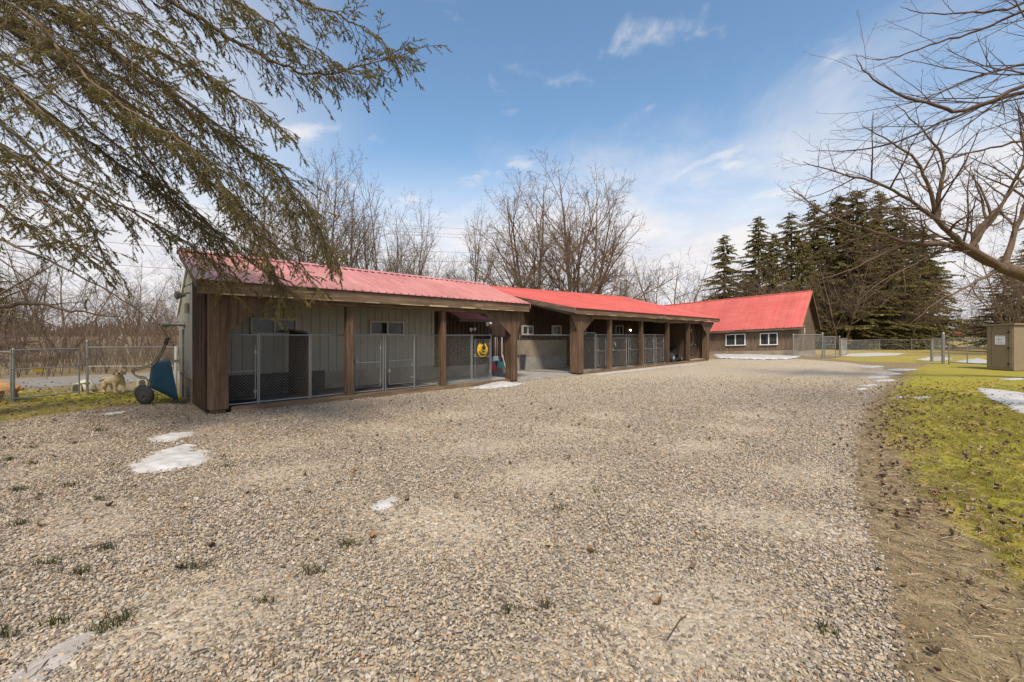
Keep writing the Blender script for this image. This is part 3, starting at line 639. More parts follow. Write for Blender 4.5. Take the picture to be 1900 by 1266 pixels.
p = MB(); p.ubox(1.56, 8.12, VB - 0.01, VB + 0.2, 0, 0.565); p.ubox(1.56, 1.75, VB + .2, 14.3, 0, .555); obj('foundation', p, MAT['concrete_tan'], S1)
p = MB(); p.ubox(1.56, 8.12, 14.3, 14.4, 0, 2.1); obj('rear_wall', p, MAT['grey_metal'], S1)
p = MB(); p.ubox(1.66, 10.2, V0 + 0.10, VB - 0.03, 2.44, 2.465); obj('ceiling', p, MAT['plywood'], S1)
p = MB(); p.ubox(1.95, 9.95, V0 - 0.09, V0 + 0.10, 0.0, 0.11); obj('sill_beam', p, MAT['wood_along'], S1)
p = MB(); p.ubox(1.9, 7.2, V0 + 0.105, VB - 0.015, 0.0, 0.10); obj('darkened_floor', p, MAT['pen_dark'], S1); p = MB(); p.ubox(7.2, 10.25, V0 + 0.105, VB - 0.015, 0.0, 0.10); obj('floor_slab', p, MAT['concrete'], S1)  # left pens' floor coloured dark to deepen the shade inside; plain slab beyond
window_uv(S1, 2.70, 3.78, VB - 0.03, 1.62, 2.04, 'frame_grey'); window_uv(S1, 5.83, 6.98, VB - 0.03, 1.60, 2.03, 'frame_grey')
# thin dark board low on the back wall of the left pens
p = MB(); p.ubox(1.95, 4.5, VB - 0.09, VB - 0.05, 0.12, 0.62); obj('low_dark_board', p, MAT['pen_dark'], S1)
# fixtures on the end wall
t = thing('exhaust_vent', W(1.5, 13.0, 1.85), 'metal exhaust pipe with flared cap sticking out of the grey end wall', 'vent pipe')
p = MB(); p.lathe(W(1.53, 13.25, 1.86), -UV, [(0, 0.075), (0.02, 0.075), (0.02, 0.045), (0.30, 0.045)], 14); obj('pipe', p, MAT['steel'], t, smooth=False)
p = MB(); p.lathe(W(1.53, 13.25, 1.86), -UV, [(0.28, 0.05), (0.31, 0.075), (0.44, 0.075), (0.45, 0.06)], 14); obj('cap', p, MAT['steel'], t)
t = thing('yard_light', W(1.5, 12.4, 2.6), 'round floodlight on a bracket under the left gable of the near shed', 'light')
p = MB(); p.lathe(W(1.30, 12.35, 2.52), Vector((-.55, -.8, -.1)), [(-.16, .03), (-.08, .06), (0, .095), (.03, .10)], 14); obj('lamp_head', p, MAT['steel'], t)
p = MB(); p.tube([W(1.34, 12.40, 2.55), W(1.53, 12.45, 2.60)], 0.022, 6); obj('bracket', p, MAT['steel'], t)
p = MB(); p.lathe(W(1.30, 12.35, 2.52), Vector((-.55, -.8, -.1)), [(.031, .085), (.04, .08)], 14); obj('lens', p, MAT['glass'], t)
p = MB(); p.lathe(W(1.49, 12.55, 2.36), -ZV, [(k * 0.035, 0.04 + (0.012 if k % 2 else 0)) for k in range(8)], 8); obj('insulator_stack', p, MAT['cream'], S1)
t = thing('electric_conduit', W(1.48, 13.6), 'thin grey conduit pipe running up the grey metal end wall', 'pipe')
p = MB(); p.tube([W(1.51, 13.35, 0.05), W(1.51, 13.35, 1.75)], 0.022, 6); obj('pipe', p, MAT['steel'], t); p = MB(); p.ubox(1.46, 1.53, 13.31, 13.39, 0.62, 0.68); obj('clamp', p, MAT['steel'], t)
t = thing('downpipe', W(1.48, 14.2), 'pale downpipe at the rear corner of the grey wall beside the fence', 'pipe')
p = MB(); p.tube([W(1.45, 14.2, 0.03), W(1.47, 14.2, 1.3)], 0.035, 8); obj('pipe', p, MAT['white'], t); p = MB(); p.ubox(1.42, 1.53, 14.15, 14.25, .9, .95); obj('strap', p, MAT['steel'], t)
# ---- the long board wall behind both sheds
VW = 13.0
BW = thing('back_wall', W(12, VW), 'long dark board back wall with small white windows above a concrete base', 'wall')
mb = MB(); u = 8.16
while u < 27.4:
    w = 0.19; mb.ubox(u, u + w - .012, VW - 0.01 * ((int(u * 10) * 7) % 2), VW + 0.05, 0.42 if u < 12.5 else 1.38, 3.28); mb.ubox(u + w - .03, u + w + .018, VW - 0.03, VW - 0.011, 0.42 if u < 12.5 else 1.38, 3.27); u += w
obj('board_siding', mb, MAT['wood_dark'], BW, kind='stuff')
p = MB(); p.ubox(8.15, 12.5, VW - 0.04, VW + 0.2, 0, 0.41); obj('low_foundation', p, MAT['concrete_tan'], BW)
p = MB(); p.ubox(12.5, 27.4, VW - 0.05, VW + 0.2, 0.62, 1.37); obj('block_wall', p, MAT['concrete_tan'], BW)
p = MB(); p.ubox(12.5, 27.4, VW - 0.07, VW + 0.2, 0, 0.615); obj('block_wall', p, MAT['concrete'], BW)
for x0, x1 in ((969, 989), (1024, 1041), (1070, 1087), (1142, 1156)):
    uu, u2 = upx(x0, VW - .05), upx(x1, VW - .05); window_uv(BW, uu, u2, VW - 0.03, zpy(621.5, uu, VW), zpy(604, uu, VW), 'frame_grey', 0.05)
p = MB(); p.ubox(10.3, 28.0, V0 + 0.12, VW - 0.08, 0, 0.035); p.ubox(10.3, 13.6, V0 - 0.2, V0 + 0.118, 0, 0.03); obj('concrete_apron', p, MAT['concrete'], kind='structure')
# awning over the alcove door
t = thing('door_awning', W(10, VW, 2.1), 'little red metal awning on the board wall between the two sheds', 'awning')
for k in range(3):
    a, b = lerp(9.40, 10.80, k / 3), lerp(9.40, 10.80, (k + 1) / 3) - .004
    obj('awning_sheet', roof_sheet_mesh(W(a, 12.25, 2.20), W(b, 12.25, 2.20), W(a, VW - .03, 2.50), W(b, VW - .03, 2.50), (ZV * .75 - VV * .3).normalized(), 2, 0.015), MAT['roof3'], t)
p = MB(); p.ubox(9.37, 10.83, 12.22, 12.248, 2.10, 2.19); obj('eave_board', p, MAT['wood_along'], t)
for uu in (9.38, 10.79): p = MB(); p.prism([W(uu, 12.25, 2.09), W(uu, VW - .03, 2.39), W(uu, VW - .03, 2.485), W(uu, 12.25, 2.185)], UV * .03); obj('side_board', p, MAT['wood_along_v'], t)
# twin security lights
for (px, py, lab) in ((875, 611, 'twin security floodlight low on the board wall above the hose gate'), (905, 601, 'twin security floodlight just under the right end of the red awning')):
    uu = upx(px, VW - .1); zz = zpy(py, uu, VW - .1); t = thing('security_light', W(uu, VW - .04, zz), lab, 'light', 'security lights on the board wall')
    p = MB(); p.lathe(W(uu, VW - .04, zz - .05), -VV, [(0, .06), (.04, .06), (.05, .03)], 10); obj('base_plate', p, MAT['grey_paint'], t)
    for s in (-1, 1): p = MB(); c = W(uu + s * .08, VW - .15, zz + .02); d = (UV * s * .5 - VV * .7 - ZV * .35); p.tube([W(uu, VW - .08, zz - .05), c], .013, 5); p.lathe(c, d, [(-.05, .025), (0, .05), (.07, .062), (.075, .05)], 10); obj('lamp_head', p, MAT['white'], t)
# lit wall lamp
uu = upx(1169.5, VW - .12); zz = zpy(613, uu, VW); t = thing('wall_lamp', W(uu, VW - .03, zz), 'lit warm bulb in a lamp on the dark back wall of the second shed', 'lamp')
p = MB(); p.lathe(W(uu, VW - .035, zz + .03), -VV, [(0, .05), (.03, .05), (.05, .03)], 10); obj('lamp_base', p, MAT['white'], t)
p = MB(); p.ball(W(uu, VW - .14, zz), .04, .04, .045); obj('bulb', p, MAT['lamp'], t, smooth=True)

# ---- second kennel shed
S2 = thing('kennel_shed', W(13.7, V0), 'second longer kennel shed with bright red metal roof and row of mesh gates', 'shed')
EA, EB, RA, RB = W(13.2, 9.95, 2.67), W(28.55, 9.95, 2.66), W(13.2, 18.2, 4.33), W(28.55, 16.75, 4.47)
nrm2 = (EB - EA).cross(RA - EA).normalized(); ns = 18
p = MB(); o_ = -nrm2 * 0.09; p.prism([EA + UV * .06 + VV * .1 - nrm2 * .02, EB - UV * .06 + VV * .1 - nrm2 * .02, RB - UV * .06 - nrm2 * .02, RA + UV * .06 - nrm2 * .02], o_); roof2 = obj('roof', p, MAT['wood_dark'], S2)
for k in range(ns):
    a, b = k / ns, (k + 1) / ns - 0.0003
    obj('roof_sheet', roof_sheet_mesh(lerp(EA, EB, a), lerp(EA, EB, b), lerp(RA, RB, a), lerp(RA, RB, b), nrm2, 4, 0.02), MAT['roof2'], roof2)
p = MB(); p.tube([RA, RB], 0.06, 6); obj('ridge_cap', p, MAT['roof2'], roof2)
fb = MB(); fb.ubox(13.24, 28.5, 9.995, 10.045, 2.43, 2.645); obj('fascia_board', fb, MAT['wood_along'], S2)
for k in range(8):
    w_ = MB(); a = 13.8 + k * 1.8 + rng.uniform(-.3, .3); w_.ubox(a, a + rng.uniform(0.4, 1.0), 9.99, 9.9945, 2.432, 2.432 + rng.uniform(0.012, 0.03)); obj('worn_edge', w_, MAT['wood_worn'], S2)
for E_, R_, du in ((EA, RA, 0.0), (EB, RB, -0.05)):
    p = MB(); p.prism([E_ - ZV * .21 + UV * du, R_ - ZV * .21 + UV * du, R_ - ZV * .015 + UV * du, E_ - ZV * .015 + UV * du], UV * .05); obj('rake_board', p, MAT['wood_along_v'], S2)
bm_ = MB(); bm_.ubox(13.7, 28.0, V0 - 0.05, V0 + 0.09, 2.29, 2.425); obj('beam', bm_, MAT['wood_along'], S2)
p = MB(); p.prism([W(13.72, V0 + .1, 2.38), W(13.72, VW - .1, 2.95), W(13.72, VW - .1, 3.08), W(13.72, V0 + .1, 2.51)], UV * .14); obj('end_rafter', p, MAT['plywood'], S2)
U2 = [16.2, 19.0, 21.85, 24.5]
for uu in U2:
    p = MB(); p.ubox(uu - 0.085, uu + 0.085, V0 - 0.07, V0 + 0.09, 0.0, 2.30); obj('post', p, MAT['wood_post'], S2)
cased_post(S2, 13.62, 14.06, V0 - 0.14, V0 + 0.22, 0.08, 2.42, cols=3)
bracket(S2, [14.06, 14.35, 14.65, 15.0], V0 - 0.12, 2.42, 14.06, 1.70, 15.0)
p = MB(); p.prism([W(13.62, V0 - .14, 1.75), W(13.27, V0 - .14, 2.42), W(13.62, V0 - .14, 2.42)], VV * 0.035); obj('bracket_board', p, MAT['wood_post'], S2)
cased_post(S2, 27.05, 27.4, V0 - 0.12, V0 + 0.2, 0.05, 2.42)
bracket(S2, [27.05, 26.75, 26.4, 26.0], V0 - 0.1, 2.42, 27.05, 1.62, 26.0)
p = MB(); p.prism([W(27.4, V0 - .1, 1.75), W(28.3, V0 - .1, 2.42), W(27.4, V0 - .1, 2.42)], VV * 0.035); obj('bracket_board', p, MAT['wood_post'], S2)
p = MB(); p.ubox(27.3, 27.36, V0 + .2, 16.5, 0, 2.75); obj('end_wall', p, MAT['wood_grey'], S2)
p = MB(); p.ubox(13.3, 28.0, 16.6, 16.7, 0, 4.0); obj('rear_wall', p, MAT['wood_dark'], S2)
p = MB(); p.ubox(14.1, 27.0, V0 - 0.09, V0 + 0.10, 0.0, 0.10); obj('sill_beam', p, MAT['wood_along'], S2)
for a, b, zz in ((19.3, 21.6, 2.34), (22.0, 24.3, 2.30)):   # pale boards laid over the joists
    p = MB(); p.ubox(a, b, V0 + .3, V0 + .9, zz, zz + .04); obj('ceiling_board', p, MAT['plywood'], S2)
# door wall at the far bay
u0, u1 = 24.75, 27.0; k = 0
p = MB(); p.ubox(u0, 25.3, V0 + .5, V0 + .54, 0.03, 2.3); obj('infill_board', p, MAT['wood_dark'], S2)
d = MB(); d.ubox(25.32, 26.95, V0 + .5, V0 + .545, 0.16, 2.05); dd = obj('door', d, MAT['wood_dark'], S2, label='dark brown plank door at the far end of the second shed')
d = MB(); d.ubox(25.32, 26.95, V0 + .47, V0 + .498, 0.18, .27); obj('kick_rail', d, MAT['wood_post'], dd); d = MB(); d.ball(W(26.6, V0 + .46, 1.0), .035, .035, .035); obj('knob', d, MAT['steel'], dd)
d = MB(); d.ubox(25.3, 26.98, V0 + .5, V0 + .54, 2.06, 2.42); obj('infill_board', d, MAT['wood_dark'], S2)
d = MB(); d.ubox(25.2, 27.04, V0 + .1, V0 + .5, 0.036, 0.13); obj('door_step', d, MAT['plywood'], S2)
p = MB(); p.ubox(24.6, 24.66, V0 + .2, VW - .1, 0, 2.6); obj('partition', p, MAT['wood_dark'], S2)
# hose loop on the door
t = thing('garden_hose', W(25.9, V0 + .4, 1.1), 'thin dark garden hose looped on the brown plank door', 'hose')
for q in range(3):
    p = MB(); p.tube([W(25.85 + q * .03 + (.40 - .03 * q) * math.cos(2 * math.pi * k / 20), V0 + .44 - q * .012, 1.42 - q * .02 + (.48 - .03 * q) * math.sin(2 * math.pi * k / 20)) for k in range(20)], 0.014, 5, closed=True); obj('coil', p, MAT['tan_tube'], t)
p = MB(); p.tube([W(25.9, V0 + .5, 1.9), W(25.9, V0 + .38, 1.92)], .03, 8); obj('hanger', p, MAT['white'], t)

# ---- mesh kennel panels
def mesh_panel(o, ex, w, h, label, group, gate=None, mid=None, pitch=0.068, wire=0.0018, pr=0.016, name='pen_fence', cat='pen fence', lift=0.03, tall=0.0, mesh_h=None):
    """welded tube frame with woven mesh; gate=(x0,x1,z0,z1,mid) adds a gate leaf inside"""
    o = Vector(o); ex = Vector(ex).normalized(); t = thing(name, o, label, cat, group); ez = ZV
    f = MB(); q = lambda x, z: o + ex * x + ez * z
    f.tube([q(0, 0), q(0, h + 0.03 + tall)], pr, 7); f.tube([q(w, 0), q(w, h + 0.03 + tall)], pr, 7); f.tube([q(0, h), q(w, h)], pr, 7); f.tube([q(0, lift), q(w, lift)], pr, 7)
    if mid: f.tube([q(0, mid), q(w, mid)], pr * .8, 6)
    obj('frame', f, MAT['steel'], t)
    def mesh(par, x0, x1, z0, z1):
        m = MB(); m.chain(q(x0, z0), ex, ez, x1 - x0, z1 - z0, pitch, wire); obj('wire_mesh', m, MAT['wire'], par)
    if gate:
        x0, x1, z0, z1, gm = gate; g = MB(); n = ex.cross(ez) * 0.03
        pts = [q(x0, z0) + n, q(x1, z0) + n, q(x1, z1) + n, q(x0, z1) + n]; g.tube(pts, pr * .85, 7, closed=True)
        if gm: g.tube([q(x0, gm) + n, q(x1, gm) + n], pr * .8, 6)
        go = obj('gate', g, MAT['steel'], t); m = MB(); m.chain(q(x0, z0) + n, ex, ez, x1 - x0, z1 - z0, pitch, wire); obj('wire_mesh', m, MAT['wire'], go)
        for zz in (z0 + .15, z1 - .15):
            hb = MB(); hb.lathe(q(x1, zz) + n * .5, ez, [(-.03, .032), (.03, .032)], 8); hb.tube([q(x1, zz) + n, q(w, zz)], .012, 5); obj('hinge', hb, MAT['steel'], go)
        la = MB(); la.obox(q(x0 - .03, gm or (z0 + z1) / 2), ex * .06, ex.cross(ez) * .06, ez * .09); obj('latch', la, MAT['steel'], go)
        if x0 > 0.08: mesh(t, 0.01, x0 - .02, lift, h)
        if w - x1 > 0.08: mesh(t, x1 + .02, w - .01, lift, h)
        if h - z1 > 0.14: mesh(t, max(x0 - .02, 0), min(x1 + .02, w), z1 + .02, h)
    else: mesh(t, 0.01, w - 0.01, lift, mesh_h or h)
    return t
VK = V0 + 0.22; HK = 1.60; G1 = 'mesh kennel panels in the near shed'
def kp(x0, x1, label, gate=None, v=VK, h=HK, group=G1, **kw):
    u0, u1 = upx(x0, v), upx(x1, v); w = u1 - u0
    if gate: gx0, gx1, gz0, gz1, gm = gate; gate = (max(.03, upx(gx0, v) - u0), min(w - .03, upx(gx1, v) - u0), gz0, gz1, gm)
    return mesh_panel(W(u0, v, 0.10), UV, w, h - .10, label, group, gate, **kw)
kp(418, 478, 'leftmost kennel panel with a small gate, beside the cased corner post of the near shed', (419, 473, .12, 1.28, .72))
kp(481, 574, 'wide plain mesh panel in front of the dark partition under the lit window')
kp(577, 641, 'plain mesh panel just left of the second post of the near shed')
kp(657, 711, 'mesh panel with a low gate just right of the second post of the near shed', (660, 705, .14, 1.30, .78))
kp(715, 768, 'mesh panel with a low small gate beneath the right grey-framed window', (721, 764, .16, .80, None))
kp(769, 822, 'plain mesh panel just left of the third post of the near shed')
kp(826, 874, 'plain mesh panel just right of the third post of the near shed')
u0, u1 = upx(876, VK), upx(911, VK)
HG = kp(876, 911, 'kennel gate panel carrying a coiled yellow hose, near the right end of the near shed', (880, 908, .13, 1.36, .80))
# pens' side panels running back to the wall
for (px, lab) in ((768, 'mesh side panel running back to the grey wall beneath the right window'), (822, 'mesh side panel running back from the third post of the near shed')):
    uu = upx(px, VK); mesh_panel(W(uu + .03, VK + .06, .1), VV, VB - VK - .12, 1.5, lab, G1, pitch=.09)
t = thing('pen_partition', W(3.56, 11.3, .1), 'solid dark partition panel between the two left pens of the near shed', 'partition')
p = MB(); p.prism([W(3.56, VK + .08, .11), W(3.56, VB - .1, .11), W(3.56, VB - .1, 1.72), W(3.56, VK + .08, 1.64)], UV * .03); obj('panel', p, MAT['wood_dark'], t); p = MB(); p.tube([W(3.575, VK + .08, 1.665), W(3.575, VB - .1, 1.745)], .018, 6); obj('top_rail', p, MAT['steel'], t)
# yellow hose coil on the gate
t = thing('yellow_hose', W((u0 + u1) / 2, VK - .06, 1.0), 'coil of bright yellow hose hung on a kennel gate', 'hose')
uc = upx(893, VK); zc = zpy(649, uc, VK); r_ = random.Random(5)
for q in range(7):
    rr = 0.20 - 0.018 * q; zo = -0.045 * (q % 3) + 0.02 * q; p = MB()
    p.tube([W(uc + rr * 1.08 * math.sin(a) + r_.uniform(-.01, .01), VK - .06 - .012 * q, zc + zo * .6 - rr * 1.15 * math.cos(a)) for a in [lerp(-2.65, 2.65, k / 18) for k in range(19)]], 0.014, 6); obj('coil', p, MAT['yellow'], t, smooth=True)
# side pen of the second shed and its gates
G2 = 'mesh kennel panels along the second shed'
mesh_panel(W(13.75, V0 + .3, 0.04), (W(13.12, VW - .12) - W(13.75, V0 + .3)), (W(13.12, VW - .12) - W(13.75, V0 + .3)).length, 1.56, 'wide mesh panel closing the side of the second shed, by a bin', G2, pitch=.08, wire=.0010)
p = MB(); 
V2 = V0 + 0.18
names2 = ['first mesh gate of the second shed, right beside its thick cased post', 'plain tall mesh panel, the one without a mid rail in the second shed', 'mesh gate just left of the thin post with the orange edge',
          'wide mesh gate with a white tie, right of the first thin post', 'mesh gate partly hidden by the second thin post of the second shed', 'mesh gate just right of the second thin post of the second shed', 'narrow end gate of the row, just left of the mower bay']
for i, (a, b) in enumerate(((1064, 1079), (1081, 1104), (1106, 1125), (1134, 1163), (1166, 1186), (1194, 1213.5), (1215.5, 1232))):
    u0, u1 = upx(a, V2), upx(b, V2); w = u1 - u0
    if i == 1: mesh_panel(W(u0, V2, .1), UV, w, 1.60, names2[i], G2, pitch=.08, wire=.0013)
    else:
        pf = mesh_panel(W(u0, V2, .1), UV, w, 1.52, names2[i], G2, (0.09, w - .09, .12, 1.36, .80), pitch=.08, wire=.0013)
        if i == 3: p = MB(); c = W(u0 + .22, V2 - .05, 1.28); p.tube([c, c + UV * .03 - ZV * .1, c + UV * .1 - ZV * .2], .012, 5); obj('white_tie', p, MAT['white'], pf)
for i, uu in enumerate((upx(1130, V2), upx(1164, V2), upx(1190, V2), upx(1214.5, V2), upx(1233, V2))):
    t = thing('pen_divider', W(uu, 11.8, .04), ('first', 'second', 'third', 'fourth', 'last')[i] + ' dark pen divider from the left behind the mesh gates of the second shed', 'divider', 'pen dividers inside the second shed')
    p = MB(); p.ubox(uu - .015, uu + .015, V2 + .05, VW - .12, .04, 1.45); obj('panel', p, MAT['pen_dark'], t); p = MB(); p.tube([W(uu, V2 + .05, 1.47), W(uu, VW - .12, 1.47)], .018, 6); obj('top_rail', p, MAT['steel'], t)

# ---- tools on the alcove wall, bin
tr = thing('tool_rack', W(11.9, VW - .1, 1.55), 'black rail of clips on the board wall holding long-handled tools', 'rack')
p = MB(); p.ubox(11.35, 12.45, VW - .08, VW - .05, 1.50, 1.57); obj('rail', p, MAT['black'], tr)
for k in range(5): p = MB(); uu = 11.45 + k * .23; p.ubox(uu - .03, uu + .03, VW - .14, VW - .082, 1.49, 1.58); obj('clip', p, MAT['black'], tr)
def tool(px, py0, py1, mat, label, head, hm, cat='tool'):
    uu = upx(px, VW - .16); z1, z0 = zpy(py0, uu, VW - .16), zpy(py1, uu, VW - .16); t = thing('long_handled_tool', W(uu, VW - .16, z0), label, cat, 'tools hung on the board wall')
    p = MB(); p.tube([W(uu, VW - .17, z0), W(uu, VW - .17, z1)], .016, 6); obj('handle', p, MAT[mat], t)
    p = MB(); head(p, uu, z0); obj('head', p, MAT[hm], t)
def hd_broom(p, u, z): p.ubox(u - .14, u + .14, VW - .20, VW - .13, z - .05, z + .02); p.prism([W(u - .13, VW - .2, z - .05), W(u + .13, VW - .2, z - .05), W(u + .16, VW - .22, z - .16), W(u - .16, VW - .22, z - .16)], VV * .06)
def hd_shovel(p, u, z):
    for k in range(6):
        a, b = k / 6, (k + 1) / 6; wa, wb = .10 + .12 * a ** .5, .10 + .12 * b ** .5
        p.prism([W(u - wa, VW - .19 - .05 * a, z - .36 * a), W(u + wa, VW - .19 - .05 * a, z - .36 * a), W(u + wb, VW - .19 - .05 * b, z - .36 * b), W(u - wb, VW - .19 - .05 * b, z - .36 * b)], -VV * .012)
    p.tube([W(u, VW - .17, z + .05), W(u, VW - .2, z - .12)], .022, 6)
def hd_rake(p, u, z):
    p.tube([W(u - .18, VW - .17, z), W(u + .18, VW - .17, z)], .014, 5)
    for k in range(9): p.tube([W(u - .16 + k * .04, VW - .17, z), W(u - .16 + k * .04, VW - .2, z - .09)], .006, 4)
tool(915, 627, 665, 'red_plastic', 'broom with a red handle, first of the tools by the hose gate', hd_broom, 'weed' if False else 'teal')
tool(918.5, 626, 662, 'white', 'push broom with a white handle, second of the hung tools', hd_broom, 'white')
tool(922, 626, 663, 'wood_worn', 'rake with a pale wooden handle in the middle of the hung tools', hd_rake, 'steel')
tool(927, 628, 667, 'wood_post', 'teal snow scoop with a brown handle', hd_shovel, 'teal', 'scoop')
tool(931, 626, 664, 'white', 'pale-handled brush, last of the hung tools before the cased post', hd_broom, 'black')
uu = upx(917, VW - .3); t = thing('red_shovel', W(uu, VW - .25, .45), 'short red shovel hanging below the broom heads', 'shovel'); p = MB(); hd_shovel(p, uu, zpy(672, uu, VW)); obj('blade', p, MAT['red_plastic'], t); p = MB(); p.tube([W(uu, VW - .17, zpy(674, uu, VW)), W(uu, VW - .17, zpy(664, uu, VW))], .018, 6); obj('grip', p, MAT['black'], t)
uu = upx(938.5, 12.6); t = thing('leaning_pole', W(uu, 12.6, .04), 'thin white pole standing on the slab behind the right cased post of the near shed', 'pole'); p = MB(); p.tube([W(uu, 12.55, .035), W(uu, 12.8, zpy(660, uu, 12.6))], .018, 6); obj('shaft', p, MAT['white'], t); p = MB(); p.ball(W(uu, 12.8, zpy(660, uu, 12.6)), .03, .03, .03); obj('tip', p, MAT['white'], t)
bp = G(964, 689); t = thing('waste_bin', bp, 'black plastic bin standing in the alcove beside the mesh panel', 'bin')
p = MB(); p.prism([bp + Vector(a) for a in ((-.22, -.2, .04), (.22, -.2, .04), (.22, .2, .04), (-.22, .2, .04))], (0, 0, .02)); i = len(p.v)
p.v += [tuple(bp + Vector(a)) for a in ((-.22, -.2, .05), (.22, -.2, .05), (.22, .2, .05), (-.22, .2, .05), (-.27, -.25, .68), (.27, -.25, .68), (.27, .25, .68), (-.27, .25, .68))]; p.f += [(i, i + 1, i + 5, i + 4), (i + 1, i + 2, i + 6, i + 5), (i + 2, i + 3, i + 7, i + 6), (i + 3, i, i + 4, i + 7)]
obj('body', p, MAT['black'], t); p = MB(); p.box(bp.x - .29, bp.x + .29, bp.y - .27, bp.y + .27, .685, .73); p.box(bp.x - .25, bp.x + .25, bp.y - .23, bp.y + .23, .73, .75); obj('lid', p, MAT['black'], t)
for s in (-1, 1): p = MB(); p.lathe(bp + Vector((s * .2, .24, .06)), (s, 0, 0), [(-.02, .06), (.03, .06)], 12); obj('wheel', p, MAT['rubber'], t)

# ---- third building, gabled barn across the end of the yard
U3, V3 = 36.1, 7.25
def T3(s, w, z): p = W(U3 + w, V3 + s, z); p.z -= 0.045 * s; return p
S3 = thing('gabled_barn', T3(4, 0, 0), 'low brown board barn with a steep coral-red metal roof and two white slider windows', 'barn')
L3, H3, WD = 14.0, 2.24, 6.0
mb = MB(); s = 0.0
while s < L3:
    w = 0.2; pr = 0.0 if int(s * 5) % 2 else 0.015
    mb.prism([T3(s, -pr, .52), T3(s + w - .012, -pr, .52), T3(s + w - .012, -pr, H3 + .11), T3(s, -pr, H3 + .11)], UV * .04); s += w
obj('front_boards', mb, MAT['wood_grey'], S3, kind='stuff')
mb = MB(); w0 = 0.03
while w0 < WD:
    w1 = min(w0 + .2, WD); ht = lambda w: 2.30 + (4.80 - 2.30) * (1 - abs(w - WD / 2) / (WD / 2)); pr = 0.012 * (int(w0 * 5) % 2)
    mb.prism([T3(-pr, w0, .4), T3(-pr, w1 - .012, .4), T3(-pr, w1 - .012, ht(w1)), T3(-pr, w0, ht(w0))], VV * .04); w0 = w1
obj('gable_boards', mb, MAT['wood_grey'], S3, kind='stuff')
p = MB(); p.prism([T3(-.02, -.06, -.5), T3(L3, -.06, -.5), T3(L3, -.06, .515), T3(-.02, -.06, .515)], UV * .2); p.prism([T3(-.05, -.05, -.5), T3(-.05, WD, -.5), T3(-.05, WD, .395), T3(-.05, -.05, .395)], VV * .2); obj('foundation', p, MAT['concrete_tan'], S3)
ez, rz = 2.17, 4.97
nrm3 = (T3(0, -.35, ez) - T3(5, -.35, ez)).cross(T3(0, 3, rz) - T3(0, -.35, ez)); nrm3 = nrm3.normalized() * (1 if nrm3.z > 0 else -1)
p = MB(); p.prism([T3(-.3, -.3, ez - .03), T3(-.3, 3, rz - .05), T3(-.3, 6.35, ez - .03), T3(-.3, 6.35, ez - .13), T3(-.3, 3, rz - .15), T3(-.3, -.3, ez - .13)], T3(L3, 0, 0) - T3(-.3, 0, 0)); roof3 = obj('roof', p, MAT['wood_dark'], S3)
ns = 16
for k in range(ns):
    a, b = lerp(-.36, L3, k / ns), lerp(-.36, L3, (k + 1) / ns) - .004
    obj('roof_sheet', roof_sheet_mesh(T3(a, -.38, ez), T3(b, -.38, ez), T3(a, 3, rz), T3(b, 3, rz), nrm3, 2, 0.045, .03), MAT['roof3'], roof3)
p = MB(); p.prism([T3(-.36, 3.02, rz), T3(L3, 3.02, rz), T3(L3, 6.4, ez), T3(-.36, 6.4, ez)], -ZV * .02); obj('rear_roof_slope', p, MAT['roof3'], roof3)
p = MB(); p.tube([T3(-.37, 3, rz + .01), T3(L3, 3, rz + .01)], .06, 6); obj('ridge_cap', p, MAT['roof3'], roof3)
p = MB(); p.prism([T3(-.33, -.35, ez - .16), T3(L3, -.35, ez - .16), T3(L3, -.35, ez - .02), T3(-.33, -.35, ez - .02)], UV * .04); obj('fascia_board', p, MAT['wood_along_v'], S3)
for a, b in ((-.36, 3), (6.36, 3)):
    p = MB(); p.prism([T3(-.37, a, ez - .2), T3(-.37, b, rz - .18), T3(-.37, b, rz - .02), T3(-.37, a, ez - .02)], VV * .04); obj('rake_board', p, MAT['wood_along'], S3)
def window3(x0, x1, y0, y1):
    s0, s1 = sorted((vpx(x0, U3 - .05) - V3, vpx(x1, U3 - .05) - V3)); pm = W(U3, V3 + (s0 + s1) / 2); z1 = EYE + (HY - y0) / F * pm.y + .045 * (s0 + s1) / 2; z0 = EYE + (HY - y1) / F * pm.y + .045 * (s0 + s1) / 2
    t = .06; fr = MB(); B = lambda a, b, c, d, o=0.07: fr.prism([T3(a, -o, c), T3(b, -o, c), T3(b, -o, d), T3(a, -o, d)], UV * o); sm = (s0 + s1) / 2
    B(s0, s1, z1 - t, z1); B(s0 - .03, s1 + .03, z0, z0 + t, .1); B(s0, s0 + t, z0 + t, z1 - t); B(s1 - t, s1, z0 + t, z1 - t); B(sm - t * .6, sm + t * .6, z0 + t, z1 - t)
    o = obj('window', fr, MAT['white'], S3)
    for a, b in ((s0 + t, sm - t * .6), (sm + t * .6, s1 - t)): g = MB(); g.prism([T3(a, -.04, z0 + t), T3(b, -.04, z0 + t), T3(b, -.04, z1 - t), T3(a, -.04, z1 - t)], UV * .015); obj('pane', g, MAT['glass'], o)
window3(1346.5, 1383, 620, 641.5); window3(1410, 1443, 618, 640.5)
